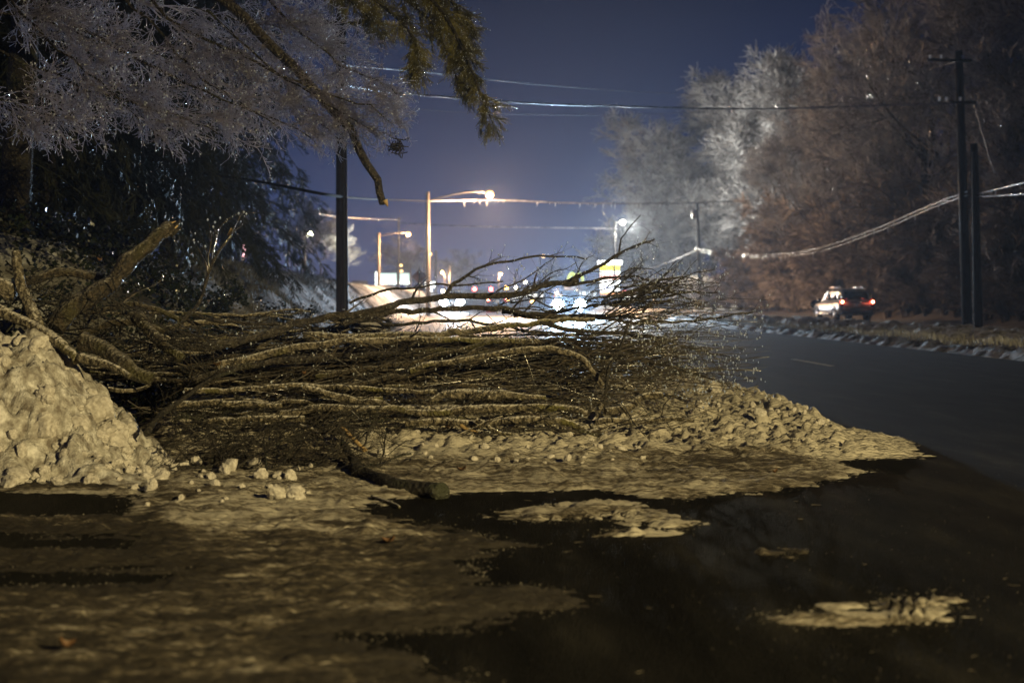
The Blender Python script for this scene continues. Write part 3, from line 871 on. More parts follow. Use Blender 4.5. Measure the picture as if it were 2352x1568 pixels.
limb([(400, 930), (470, 927), (553, 929), (650, 934)], 8, 6, M['bark_log'], 'short pale log at the left front beside the snow heap', d=(12.9, 12.9), k=10)
limb([(640, 948), (751, 940), (845, 940), (923, 946)], 8, 8, M['bark_log'], 'pale log left of the long straight log', d=(12.8, 12.9), k=11)
limb([(470, 968), (533, 965), (611, 962), (700, 962)], 6, 7, M['bark_log'], 'pale log lowest at the left front', d=(12.6, 12.6), k=10)
limb([(690, 884), (735, 896), (782, 908), (829, 921), (876, 927), (938, 943), (1035, 946)], 6, 7, M['bark_log'], 'crooked pale log descending right into the front logs', d=(13.0, 12.95), k=10)
limb([(560, 915), (614, 921), (689, 921), (767, 924), (880, 915)], 5, 5, M['bark_log'], 'thin pale log above the left front logs', d=(13.1, 13.2))
limb([(430, 900), (560, 890), (700, 882), (860, 893), (1000, 905)], 6, 5, M['bark_log'], 'grey log along the upper left front of the pile', d=(13.3, 13.3), twigs=3)
limb([(1389, 941), (1442, 929), (1473, 914), (1522, 907)], 8, 7, M['bark_log'], 'pale curved log at the right end of the front logs', d=(13.2, 13.4), k=11)
limb([(1370, 967), (1442, 964), (1535, 967), (1600, 968)], 6, 4, M['bark_log'], 'thin log on the snow right of the forked stick', d=(13.0, 13.0))
limb([(1092, 968), (1130, 985), (1170, 996)], 6, 3, M['bark_log'], 'short pale stub angled down from the front logs', d=(12.8, 12.6))
limb([(1000, 1000), (1130, 994), (1260, 990), (1380, 1000)], 5, 4, M['bark_wet'], 'dark log half buried along the front snow edge', d=(12.7, 12.7))
limb([(1454, 736), (1436, 770), (1417, 811), (1395, 861), (1383, 935)], 2.4, 4.5, M['bark_dark'], 'upright dark stick leaning in the right half of the pile', d=(13.6, 13.2), thorns=14)
limb([(1383, 930), (1370, 960), (1362, 985), (1400, 1000), (1440, 1014)], 4.5, 5, M['bark_log'], 'forked root of the upright stick in the snow', d=(13.15, 12.8))
limb([(1340, 1010), (1440, 980), (1560, 945), (1640, 915), (1745, 885)], 2, 1.2, M['bark_log'], 'long straight switch poking out over the right snow berm', d=(12.7, 13.0), k=5, cat='twig')
limb([(1450, 1000), (1560, 970), (1660, 935), (1752, 902)], 2, 1.0, M['bark_log'], 'second straight switch beside the longer one at the berm', d=(12.7, 13.0), k=5, cat='twig')
limb([(980, 1040), (1040, 1005), (1110, 972), (1150, 960)], 2.6, 2, M['bark_log'], 'bent stick propped against the front logs', d=(12.2, 12.6), k=6, cat='stick')
# front debris
limb([(786, 1015), (801, 1055), (829, 1089), (860, 1118), (907, 1146), (1010, 1163)], 7, 24, M['bark_dark'], 'dark broken log lying at the front edge of the snow', d=(11.4, 9.5), k=14, name='log', cat='log', nub=0.2)
limb([(340, 996), (367, 963), (397, 927), (442, 891), (483, 866), (540, 845)], 7, 4, M['bark_dark'], 'dark curved branch leaning on the right flank of the snow heap', d=(11.2, 12.6), twigs=5, tl=(0.2, 0.5), twmat=M['bark_dark'])
limb([(370, 1140), (420, 1172), (480, 1190), (540, 1192)], 4, 2, M['bark_dark'], 'small dark curved stick on the trodden slush', d=(9.6, 9.2), k=6, cat='stick')
limb([(860, 1150), (885, 1170), (915, 1200)], 4, 3, M['bark_log'], 'short broken stick in front of the dark log', d=(9.5, 9.0), k=6, cat='stick')
limb([(560, 1040), (640, 1020), (740, 995), (805, 990)], 6, 9, M['bark_dark'], 'dark stub among the twigs left of the broken log', d=(12.0, 12.4))
limb([(690, 975), (720, 985), (745, 1005)], 5, 3, M['bark_log'], 'pale snapped knot above the dark stub', d=(12.2, 12.1), k=7)
limb([(780, 985), (800, 1000), (838, 1030)], 4, 5, M['wood'], 'fresh split piece of yellow wood near the dark log', d=(12.0, 11.8), k=7, cat='wood piece')
limb([(1060, 975), (1075, 985), (1100, 992)], 5, 2, M['wood'], 'splintered yellow wood end under the front logs', d=(12.6, 12.5), k=6, cat='wood piece')
# logs thrown on top of the snow heap, left
limb([(193, 790), (260, 822), (345, 868)], 23, 16, M['bark_moss'], 'big mossy log sloping down the snow heap', d=(12.2, 12.0), k=14, name='log', cat='log', group='logs on the snow heap')
limb([(188, 822), (240, 842), (292, 868)], 10, 7, M['bark_log'], 'thin pale log under the big mossy log', d=(11.9, 11.7), name='log', cat='log', group='logs on the snow heap')
limb([(310, 730), (360, 780), (410, 828)], 13, 12, M['bark_moss'], 'short mossy log leaning right behind the big one', d=(12.9, 12.7), k=12, name='log', cat='log', group='logs on the snow heap')
limb([(125, 752), (210, 675), (294, 612), (357, 549), (398, 522)], 23, 15, M['bark_moss'], 'broken trunk jutting up to the right above the snow heap', d=(12.5, 13.2), k=16, name='log', cat='log', group='logs on the snow heap', nub=0.16)
limb([(392, 526), (402, 520), (412, 514)], 8, 1.5, M['wood'], 'splinter of torn wood at the raised trunk tip', d=(13.2, 13.2), k=5, cat='wood piece')
for (tpx, tpy, d_) in [(396, 523, 13.2), (392, 530, 13.2), (404, 520, 13.2), (400, 530, 13.15), (388, 520, 13.25)]:
    ex_, ey_ = tpx + rng.uniform(4, 20), tpy - rng.uniform(2, 14)
    limb([(tpx - 14, tpy + 10), (tpx, tpy), (ex_, ey_)], 7, 0.8, M['wood'] if rng.uniform() < 0.4 else M['bark_moss'], 'torn splinter at the raised tip of the broken trunk', d=(d_, d_), k=5, cat='splinter', group='splinters of the broken trunk', name='splinter')
limb([(36, 583), (48, 633), (69, 717), (90, 770)], 9, 14, M['bark_log'], 'upright stub at the far left of the heap', d=(12.4, 12.2), name='log', cat='log', group='logs on the snow heap')
limb([(40, 650), (100, 638), (175, 622), (240, 640)], 13, 9, M['bark_moss'], 'mossy log lying level behind the raised trunk', d=(12.9, 13.2), name='log', cat='log', group='logs on the snow heap')
limb([(-60, 640), (0, 655), (38, 672)], 22, 18, M['bark_log'], 'cut log end at the left edge of the frame', d=(12.4, 12.4), k=14, name='log', cat='log', group='logs on the snow heap')
limb([(-40, 690), (60, 740), (130, 790), (170, 830)], 12, 9, M['bark_log'], 'pale log descending behind the left stub', d=(12.3, 11.9), name='log', cat='log', group='logs on the snow heap')
limb([(180, 760), (280, 735), (380, 760)], 9, 7, M['bark_moss'], 'mossy limb lying across under the raised trunk', d=(12.8, 13.0), name='log', cat='log', group='logs on the snow heap')
limb([(130, 700), (200, 720), (320, 700), (420, 740)], 8, 5, M['bark_moss'], 'crooked mossy limb behind the raised trunk', d=(13.3, 13.5), twigs=4)
limb([(395, 790), (419, 742), (460, 702), (477, 639), (506, 577), (527, 540)], 6, 3, M['bark_wet'], 'tall thin sapling standing up left of the pole', d=(13.6, 14.2), twigs=5, tl=(0.25, 0.6), thorns=18, t0=0.4)
limb([(526, 541), (530, 533), (534, 524)], 3.2, 3.0, M['wood'], 'pale cut tip of the tall thin sapling', d=(14.2, 14.2), k=6, cat='wood piece')
limb([(490, 600), (500, 550), (511, 519), (542, 495), (590, 488)], 2.4, 1.0, M['bark_wet'], 'whip like shoot beside the cut sapling', d=(14.1, 14.4), k=5, thorns=10, cat='twig')

# medium branches, each a piece of its own
for q in range(170):
    x0 = rng.uniform(150, 1120); y0 = np.clip(rng.normal(845, 70), 715 + 0.02 * x0, 985)
    if x0 < 330: y0 = np.clip(y0, 700, 850)
    if y0 < 770: x0 = min(x0, 760)
    L = rng.uniform(200, 620); x1 = min(x0 + L, 1560)
    if y0 < 800: x1 = min(x1, max(x0 + 120, 900))
    sl_ = rng.normal(-0.04, 0.11) - 0.0007 * (y0 - 840)
    y1 = np.clip(y0 + sl_ * (x1 - x0), 778 if x1 > 910 else 715, 985)
    r_ = float(rng.choice([2.2, 3.2, 4.4, 6.0], p=[0.3, 0.35, 0.23, 0.12]))
    ym = (y0 + y1) / 2 + rng.normal(0, 12)
    dq = float(dep((y0 + y1) / 2)) + rng.uniform(-0.25, 0.8)
    limb([(x0, y0), (x0 * 0.66 + x1 * 0.34, ym + rng.normal(0, 9)), (x0 * 0.3 + x1 * 0.7, ym + rng.normal(0, 9)), (x1, y1)], r_, r_ * 0.5, M['bark_log'] if rng.uniform() < 0.45 else M['bark_wet'], 'middling branch lying crosswise in the heap of brush', d=(dq, dq + 0.2), k=8, group='middling branches of the brush pile', twigs=int(rng.integers(0, 3)), thorns=10, tl=(0.15, 0.6))

for q in range(46):
    x0 = rng.uniform(1120, 1460); y0 = rng.uniform(665, 735) - 0.03 * (x0 - 1120)
    L = rng.uniform(70, 230); a_ = rng.uniform(0.05, 0.75) if q % 3 else rng.uniform(-0.15, 0.2)
    if 1215 < x0 < 1345: x0 += 150
    x1 = x0 + L * math.cos(a_); y1 = max(y0 - L * math.sin(a_), 592 + rng.uniform(0, 40))
    xm, ym = (x0 + x1) / 2, (y0 + y1) / 2 + rng.normal(0, 0.09) * L
    limb([(x0, y0), (xm, ym), (x1, y1)], rng.uniform(1.3, 2.8), 0.9, M['bark_wet'], 'thorny shoot sticking up from the right half of the pile', d=(15.0 + rng.uniform(-0.3, 0.6), 15.6), k=5, twigs=2 if q % 2 else 1, tl=(0.08, 0.3), thorns=16, group='thorny shoots on top of the pile', cat='twig', t0=0.2)

# the many finer branches between them, past counting
bag = Bag()
n0 = 300
sx = rng.uniform(330, 1150, n0); sy = 830 + rng.normal(0, 52, n0) + 0.02 * (sx - 700)
ln_ = rng.uniform(180, 620, n0)
P = np.empty((n0, 9, 3)); R = np.empty((n0, 9))
for a in range(n0):
    x0 = sx[a]; x1 = min(x0 + ln_[a], 1700 + rng.uniform(-60, 60))
    y0 = min(sy[a], 985); slope = rng.normal(-0.02, 0.10) - 0.0009 * (y0 - 840)
    xx = np.linspace(x0, x1, 9)
    yy = y0 + slope * (xx - x0) + rng.normal(0, 12) * np.sin((xx - x0) / 220)
    top = 800 - 40 * np.exp(-((xx - 1180) / 420) ** 2)
    yy = np.maximum(yy, top + rng.uniform(0, 50)); yy = np.minimum(yy, 992)
    dd = dep(yy) + rng.uniform(-0.3, 1.2)
    P[a] = np.array([at(p, q, e) for p, q, e in zip(xx, yy, dd)])
    R[a] = np.linspace(1, 0.35, 9) * rng.choice([1.0, 1.6, 2.4, 3.6], p=[0.35, 0.35, 0.22, 0.08]) * 14 / FPX
P += rng.normal(0, 0.012, P.shape)
P[..., 2] = np.maximum(P[..., 2], 0.03)
bag.tube(P, R, 5)
P1, R1 = spawn(P, R, 4, 0.15, 1, (0.25, 0.9), (0.15, 0.6), 6, rng, wig=0.16, bend=(0.05, 0, 0.0), rs=0.6, rmin=0.0015, rmax=0.006)
P1[..., 2] = np.maximum(P1[..., 2], 0.03)
bag.tube(P1, R1, 4)
P2, R2 = spawn(P1, R1, 4, 0.2, 1, (0.4, 1.1), (0.03, 0.14), 3, rng, wig=0.2, rs=0.6, rmin=0.0011, rmax=0.003)
bag.tube(P2, R2, 3)
nc_ = 260
x = rng.uniform(380, 1560, nc_); y = rng.uniform(770, 985, nc_); y = np.maximum(y, 790 - 0.02 * np.maximum(0, x - 900))
c = np.array([at(a, b_, float(dep(b_)) - 0.45 + rng.uniform(0, 0.5)) for a, b_ in zip(x, y)])
aa = rng.normal(0.05, 0.55, nc_)
d0 = np.stack([np.cos(aa), rng.normal(0, 0.3, nc_), np.sin(aa)], -1)
P = c[:, None, :] + d0[:, None, :] * rng.uniform(0.3, 1.3, (nc_, 1, 1)) * np.linspace(-0.5, 0.5, 8)[None, :, None]
P = P + np.cumsum(rng.normal(0, 0.012, (nc_, 8, 3)), axis=1)
P[..., 2] = np.maximum(P[..., 2], 0.03)
R = np.linspace(1, 0.4, 8)[None] * rng.uniform(0.002, 0.0075, (nc_, 1))
bag.tube(P, R, 5)
P3, R3 = spawn(P, R, 5, 0.1, 1, (0.4, 1.1), (0.05, 0.35), 5, rng, wig=0.22, rs=0.6, rmin=0.0013, rmax=0.004)
bag.tube(P3, R3, 3)
bw = prop(bag.build('brushwood', M['twig']), 'tangle of finer branches heaped between the limbs', kind='stuff')
bw_tips = P1[P1[:, -1, 0] > 1.2][:, -1]
# fan of fine iced twigs at the right end and dark litter at the left front
bag = Bag()
n1 = 120
P = np.empty((n1, 9, 3)); R = np.empty((n1, 9))
for a in range(n1):
    x0 = rng.uniform(1180, 1440); y0 = rng.uniform(765, 905)
    ex = rng.uniform(1480, 1770); ey = 715 + (y0 - 760) * 1.15 + rng.normal(0, 32)
    if a < 22: x0 = rng.uniform(1380, 1480); y0 = rng.uniform(690, 760); ey = rng.uniform(660, 760)
    mid = ((x0 + ex) / 2, (y0 + ey) / 2 - rng.uniform(0, 25))
    q = spline([(x0, y0), mid, (ex, ey)], 9)
    dd = dep(q[:, 1]) + rng.uniform(-0.2, 0.9)
    P[a] = np.array([at(u[0], u[1], e) for u, e in zip(q, dd)])
    R[a] = np.linspace(1, 0.3, 9) * rng.uniform(0.9, 2.0) * 14 / FPX
P += rng.normal(0, 0.012, P.shape)
P[..., 2] = np.maximum(P[..., 2], 0.05)
bag.tube(P, R, 4)
P1, R1 = spawn(P, R, 4, 0.3, 1, (0.3, 0.9), (0.10, 0.42), 6, rng, wig=0.2, bend=(0.05, 0, 0.02), rs=0.7, rmin=0.0013, rmax=0.004)
bag.tube(P1, R1, 3)
P2, R2 = spawn(P1, R1, 4, 0.2, 1, (0.5, 1.2), (0.02, 0.07), 3, rng, wig=0.2, rs=0.7, rmin=0.0011, rmax=0.0025)
bag.tube(P2, R2, 3)
fan_tips = np.concatenate([P1[:, -1], P1[:, 3], P2[::5, -1]])
prop(bag.build('twig_fan', M['twig']), 'fan of fine iced twigs at the right end of the pile', kind='stuff')
bag = Bag()
n2 = 300
x = rng.uniform(380, 900, n2); y = rng.uniform(985, 1095, n2)
c = np.array([gnd(a, b_, 0.0) for a, b_ in zip(x, y)])
d0 = norm(np.stack([rng.normal(0.7, 0.7, n2), rng.normal(0, 0.6, n2), rng.normal(0.25, 0.4, n2)], -1))
Lq = rng.uniform(0.2, 0.85, n2)
P = c[:, None, :] + d0[:, None, :] * Lq[:, None, None] * np.linspace(-0.5, 0.5, 7)[None, :, None] + np.cumsum(rng.normal(0, 0.018, (n2, 7, 3)), axis=1)
P[..., 2] += 0.06 + rng.uniform(0, 0.26, (n2, 1))
P[..., 2] = np.maximum(P[..., 2], 0.04)
R = np.linspace(1, 0.35, 7)[None] * rng.choice([0.0025, 0.005, 0.010, 0.017], (n2, 1), p=[0.45, 0.33, 0.16, 0.06])
bag.tube(P, R, 5)
P1, R1 = spawn(P, R, 5, 0.1, 1, (0.4, 1.2), (0.06, 0.35), 6, rng, wig=0.28, rs=0.6, rmin=0.0013, rmax=0.004)
bag.tube(P1, R1, 3)
n3_ = 260
x = rng.uniform(-30, 470, n3_); y = rng.uniform(640, 850, n3_)
c = np.array([at(a, b_, rng.uniform(12.3, 13.4)) for a, b_ in zip(x, y)])
okl = (y > 640 + np.maximum(0, x - 180) * 0.45) & (y < 740 + np.maximum(0, x - 60) * 0.42)
c = c[okl]; nk = len(c)
d0 = norm(np.stack([rng.normal(0.8, 0.6, nk), rng.normal(0, 0.6, nk), rng.normal(0.0, 0.5, nk)], -1))
P = c[:, None, :] + d0[:, None, :] * rng.uniform(0.15, 0.7, (nk, 1, 1)) * np.linspace(-0.5, 0.5, 5)[None, :, None] + rng.normal(0, 0.015, (nk, 5, 3))
R = np.linspace(1, 0.4, 5)[None] * rng.uniform(0.002, 0.011, (nk, 1))
bag.tube(P, R, 4)
P1, R1 = spawn(P, R, 5, 0.1, 1, (0.4, 1.2), (0.05, 0.28), 5, rng, wig=0.25, rs=0.6, rmin=0.0012, rmax=0.003)
bag.tube(P1, R1, 3)
prop(bag.build('twig_litter', M['bark_dark']), 'dark twig litter in front of the left logs', kind='stuff')

# ice beads on the twig tips
def beads(name, pts, r, label):
    t = np.array([[1, 1, 1], [1, -1, -1], [-1, 1, -1], [-1, -1, 1]], float)
    oc = np.array([[1, 0, 0], [-1, 0, 0], [0, 1, 0], [0, -1, 0], [0, 0, 1.3], [0, 0, -1.7]], float)
    of = np.array([[0, 2, 4], [2, 1, 4], [1, 3, 4], [3, 0, 4], [2, 0, 5], [1, 2, 5], [3, 1, 5], [0, 3, 5]])
    n = len(pts)
    rr = r * rng.uniform(0.6, 1.4, (n, 1, 1))
    a = rng.uniform(0, 6.28, n); ca, sa = np.cos(a), np.sin(a)
    Rm = np.zeros((n, 3, 3)); Rm[:, 0, 0] = ca; Rm[:, 0, 1] = -sa; Rm[:, 1, 0] = sa; Rm[:, 1, 1] = ca; Rm[:, 2, 2] = 1
    V = np.asarray(pts)[:, None, :] + np.einsum('nij,kj->nki', Rm, oc) * rr
    F = (np.arange(n)[:, None, None] * 6 + of[None]).reshape(-1, 3)
    o = mesh(name, V.reshape(-1, 3), [F], M['ice'])
    return prop(o, label, kind='stuff')


sel = rng.permutation(len(fan_tips))[:900]
allt = np.concatenate([fan_tips[sel], bw_tips[rng.permutation(len(bw_tips))[:200]], np.array(TIPS)])
beads('ice_glaze', np.concatenate(GLINT), 0.0055, 'frozen drops along the wet limbs of the pile')
beads('ice_beads', allt, 0.0085, 'clear ice beads frozen on the twig tips of the pile')

def grains(name, pts, r, mat, label, flat=0.5):
    oc = np.array([[1, 0, 0], [-1, 0, 0], [0, 1, 0], [0, -1, 0], [0, 0, flat], [0, 0, -0.2]], float)
    of = np.array([[0, 2, 4], [2, 1, 4], [1, 3, 4], [3, 0, 4]])
    n = len(pts)
    sc = r[:, None, None] * rng.uniform(0.6, 1.4, (n, 6, 1))
    a = rng.uniform(0, 6.28, n); ca, sa = np.cos(a), np.sin(a)
    Rm = np.zeros((n, 3, 3)); Rm[:, 0, 0] = ca; Rm[:, 0, 1] = -sa; Rm[:, 1, 0] = sa; Rm[:, 1, 1] = ca; Rm[:, 2, 2] = 1
    V = np.asarray(pts)[:, None, :] + np.einsum('nij,kj->nki', Rm, oc) * sc
    F = (np.arange(n)[:, None, None] * 6 + of[None]).reshape(-1, 3)
    return prop(mesh(name, V.reshape(-1, 3), [F], mat, None, smooth=False), label, kind='stuff')


# crumbs of slush feathering out from the edges, and grit on the asphalt
fl_ = sd.ravel(); cand = np.flatnonzero((fl_ > -0.2) & (fl_ < 0.05) & (GY.ravel() < 13))
pr = np.exp(np.minimum(fl_[cand], 0) / 0.035) * (0.15 + 1.7 * np.clip(fbm(GX.ravel()[cand] * 4, GY.ravel()[cand] * 4, 3, 88) - 0.33, 0, 1) * 2)
pk = rng.choice(cand, size=min(16000, len(cand) // 3), replace=False, p=pr / pr.sum())
cp_ = np.stack([GX.ravel()[pk] + rng.uniform(-0.02, 0.02, len(pk)), GY.ravel()[pk] + rng.uniform(-0.02, 0.02, len(pk)), np.maximum(H.ravel()[pk], 0) + 0.001], 1)
grains('slush_crumbs', cp_, 0.0016 + 0.0055 * rng.uniform(0, 1, len(pk)) ** 3, M['crumb'], 'fine crumbs of slush along the thin edges')
ng = 15000
gp = np.stack([rng.uniform(-5, 7.5, ng), 4.6 + 12 * rng.uniform(0, 1, ng) ** 1.5, np.full(ng, 0.001)], 1)
gk = fbm(gp[:, 0] * 1.3, gp[:, 1] * 0.5, 4, 89) > rng.uniform(0.3, 0.62, ng)
gp = gp[gk]
grains('grit', gp, 0.0012 + 0.0032 * rng.uniform(0, 1, len(gp)) ** 3, M['grit'], 'grit and salt grains strewn on the asphalt', 0.8)

# loose snow chunks
named = [((1640, 945), 0.15, 'large square snow block on the berm among the twigs'), ((1610, 985), 0.10, 'rounded snow lump below the large square block'),
         ((1665, 990), 0.06, 'small upright snow lump right of the rounded one'), ((1462, 1000), 0.07, 'round snow ball right of the forked stick'),
         ((528, 1092), 0.10, 'smooth snow lump in front of the dark twig litter'), ((600, 1107), 0.07, 'pointed snow lump, middle one left of the dark log'),
         ((640, 1106), 0.055, 'narrow snow lump beside the pointed lump'), ((668, 1108), 0.08, 'snow lump nearest to the dark log on its left'),
         ((640, 1150), 0.11, 'flat snow lump low in front of the pointed lumps'), ((850, 752), 0.40, 'rounded snow mound behind the limbs beside the pole'),
         ((970, 790), 0.30, 'snow mound behind the pile under the pale limb')]
for (p, s, l) in named:
    if s > 0.2:
        dm = 26.0 if s > 0.35 else 20.0
        c = at(p[0], 780, dm); hh = at(p[0], 737 if s > 0.35 else 776, dm)[2]
        o = chunk((c[0], c[1], hh * 0.35), s, label=l, cat='snow mound', k=2); o.scale = (s, s * 0.9, hh * 0.72); o.rotation_euler = (0, 0, 1.0)
    else:
        c = gnd(*p); z = slush_z(c[0], c[1])
        s *= 0.72; chunk((c[0], c[1], z + s * 0.25), s, label=l)
GL = 'small snow crumb scattered along the edge of the slush'
for q in range(230):
    if q < 110:
        u = rng.uniform(0, 1); px = 1500 + 420 * u; py = 925 + (px - 1500) * 0.13 + rng.normal(10, 20)
    elif q < 190:
        px = rng.uniform(830, 1500); py = rng.uniform(985, 1075)
    else:
        px = rng.uniform(300, 720); py = rng.uniform(1060, 1165)
    c = gnd(px, py); z = slush_z(c[0], c[1])
    s = float(rng.choice([0.018, 0.027, 0.04, 0.06], p=[0.5, 0.35, 0.13, 0.02]))
    chunk((c[0], c[1], z + s * 0.3), s, label=GL, cat='snow chunk', group='loose snow chunks on the slush')

# twigs, bark bits and leaves on the asphalt
GT = 'small pale twig lying on the dark asphalt'
for q in range(26):
    px = rng.uniform(1020, 2340); py = rng.uniform(1130, 1560)
    if px < 1200 and py < 1400: continue
    c = gnd(px, py)
    if slush_z(c[0], c[1]) > 0.004: continue
    L = rng.uniform(0.015, 0.06); a = rng.normal(0.2, 0.6)
    dv = np.array([math.cos(a), math.sin(a), 0]) * L / 2
    nq = np.array([-dv[1], dv[0], 0]) * rng.uniform(-0.25, 0.25)
    r_ = rng.uniform(0.001, 0.0024)
    P = np.array([c - dv, c - dv * 0.3 + nq, c + dv * 0.4 + nq * 0.6, c + dv]); P[:, 2] = r_ + 0.001
    o = Bag().tube(P, np.array([1, 1, 0.8, 0.5]) * r_, 5, cap=True).build('fallen_twig', M['straw'])
    recenter(o); prop(o, GT, 'twig', 'twigs scattered on the road')
GD = 'brown dead leaf lying on the snow by the brush'
for (px, py) in [(895, 1262), (230, 600), (820, 1000), (1030, 1010), (1060, 1090), (1780, 1090), (150, 1510), (500, 840), (700, 860), (980, 995)]:
    if py < 900: c = at(px, py, 13.0)
    else:
        c = gnd(px, py); c[2] = slush_z(c[0], c[1]) + 0.003
    w = rng.uniform(0.014, 0.024); l = w * 1.7
    u = np.linspace(-1, 1, 7); V = []; 
    for t in u:
        hw = w * math.sqrt(max(0.02, 1 - t * t))
        V += [[t * l, -hw, 0.02 * t * t + 0.014], [t * l, 0, 0.02 * t * t], [t * l, hw, 0.02 * t * t + 0.02]]
    Q = [[3 * k_ + j, 3 * k_ + 3 + j, 3 * k_ + 4 + j, 3 * k_ + 1 + j] for k_ in range(6) for j in (0, 1)]
    o = mesh('dead_leaf', V, [Q], M['deadleaf'])
    o.location = [float(v) for v in c]; o.rotation_euler = [float(v) for v in (rng.normal(0, 0.15), rng.normal(0, 0.15), rng.uniform(0, 6.28))]
    prop(o, GD, 'leaf', 'dead leaves around the brush')

# ------------------------------------------------------------------ glazed tree overhanging from the left
tree = empty('overhanging_tree', (-7.4, 15.2, 1.9))
prop(tree, 'bare ice glazed tree hanging over the road from the upper left', 'tree')
inv = np.array(tree.location)


def px_poly(pts, d0, d1, n):
    q = spline(pts, n); dd = np.linspace(d0, d1, n)
    return np.array([at(p[0], p[1], e) for p, e in zip(q, dd)])


def part(name, bagV, mat, parent, org):
    bagV.V = [v - org for v in bagV.V]
    return bagV.build(name, mat, parent)


tp = np.array([[-7.4, 15.2, 1.7], [-7.2, 15.1, 3.2], [-6.8, 14.9, 4.8], [-6.1, 14.7, 6.2], [-5.0, 14.5, 7.2]])
P = spline(tp, 16)
part('trunk', Bag().tube(P, np.linspace(0.24, 0.11, 16), 12), M['bark_moss'], tree, inv)
LM = [([(-300, -420), (150, -200), (480, -20), (600, 80), (700, 180), (790, 280), (850, 390), (887, 466)], 15.0, 14.2, 17, 9.5, 'bark_moss'),
      ([(-280, -330), (-50, -120), (150, 50), (350, 150), (520, 230), (640, 290)], 14.6, 13.4, 9, 2.5, 'bark_wet'),
      ([(-280, -420), (200, -130), (400, 50), (560, 130), (720, 200), (850, 245), (905, 280)], 14.8, 14.0, 9, 2, 'bark_wet'),
      ([(-320, -120), (-50, 90), (100, 160), (250, 220), (400, 265), (500, 300)], 14.0, 12.8, 7, 2, 'bark_wet'),
      ([(-320, -40), (-80, 180), (30, 240), (120, 268)], 13.4, 12.5, 5, 2, 'bark_wet'),
      ([(100, -260), (500, -100), (650, 40), (760, 130), (870, 190), (920, 215)], 15.2, 15.0, 8, 2, 'bark_wet'),
      ([(480, 20), (600, 140), (700, 210), (820, 280), (915, 318), (935, 322)], 14.4, 14.2, 5, 1.8, 'bark_wet'),
      ([(-200, -260), (0, -30), (120, 100), (230, 190), (320, 270)], 13.8, 12.9, 7, 2, 'bark_wet'),
      ([(150, -120), (300, 10), (420, 140), (560, 240), (690, 300), (740, 340)], 14.2, 13.6, 7, 1.8, 'bark_wet'),
      ([(300, -160), (520, 10), (640, 130), (700, 250), (760, 300)], 15.0, 14.6, 6, 2, 'bark_wet'),
      ([(-260, -160), (-20, 20), (140, 60), (280, 110), (430, 150)], 14.4, 13.9, 7, 2, 'bark_wet'),
      ([(200, -200), (330, -40), (520, 40), (640, 60), (780, 90)], 15.4, 15.2, 7, 2, 'bark_wet')]
LP, LR = [], []
for (pts, d0, d1, r0, r1, mt) in LM:
    P = px_poly(pts, d0, d1, 20); R = np.linspace(r0, r1, 20) * (0.55 if mt == 'bark_wet' else 0.9) * 14 / FPX
    P = P + rng.normal(0, 0.015, P.shape)
    part('limb', Bag().tube(P, R, 8, cap=True), M['bark_dark' if mt == 'bark_wet' else 'bark_wet'], tree, inv)
    if mt != 'bark_moss' or True:
        LP.append(P); LR.append(R)
# splintered end of the broken limb
part('broken_tip', Bag().tube(px_poly([(884, 460), (888, 468), (891, 475)], 14.2, 14.2, 4), np.array([7, 5, 3, 0.6]) * 14 / FPX, 6), M['wood'], tree, inv)
P = np.stack(LP); R = np.stack(LR)
P[0] = P[0][0] * (1 - np.linspace(0, 0.86, 20)[:, None]) + P[0][15] * np.linspace(0, 0.86, 20)[:, None]
bag = Bag()
P1, R1 = spawn(P, R, 30, 0.26, 1.0, (0.3, 1.0), (0.35, 1.05), 8, rng, wig=0.14, bend=(0.03, 0, -0.045), rs=0.45, rmin=0.003, taper=0.35, rmax=0.012)
lo = CY - FPX * ((P1[:, -1] - CAMP) @ UP) / ((P1[:, -1] - CAMP) @ FWD)
ex = CX + FPX * ((P1[:, -1] - CAMP) @ RIGHT) / ((P1[:, -1] - CAMP) @ FWD)
ok = (lo < 345 - 25 * (ex < 200)) & (ex < 925)
P1, R1 = P1[ok], R1[ok]
bag.tube(P1, R1, 5)
P2, R2 = spawn(P1, R1, 10, 0.2, 1.0, (0.35, 0.95), (0.14, 0.42), 6, rng, wig=0.2, bend=(0.03, 0, -0.03), rs=0.6, rmin=0.0028, taper=0.3, rmax=0.006)
bag.tube(P2, R2, 4)
P3, R3 = spawn(P2, R2, 6, 0.2, 1.0, (0.5, 1.1), (0.04, 0.14), 4, rng, wig=0.22, rs=0.8, rmin=0.0026, taper=0.3, rmax=0.0042)
bag.tube(P3, R3, 3)
cr_o = part('crown', bag, M['ice_twig'], tree, inv)
cr_o['kind'] = 'stuff'
ot_tips = np.concatenate([P2[::2, -1], P3[::8, -1]])
ib = beads('ice_coat', ot_tips - inv, 0.006, 'ice beads on the overhanging twigs')
ib.parent = tree; ib['kind'] = 'stuff'
# leafy clump caught near the twig ends
nest = Bag()
nc = at(912, 338, 14.1)
q = nc + rng.normal(0, 0.035, (40, 3)); dq = norm(rng.normal(size=(40, 3))) * 0.05
nest.tube(np.stack([q - dq, q, q + dq], 1) + rng.normal(0, 0.01, (40, 3, 3)), np.full((40, 3), 0.005), 4)
part('leaf_clump', nest, M['bark_dark'], tree, inv)

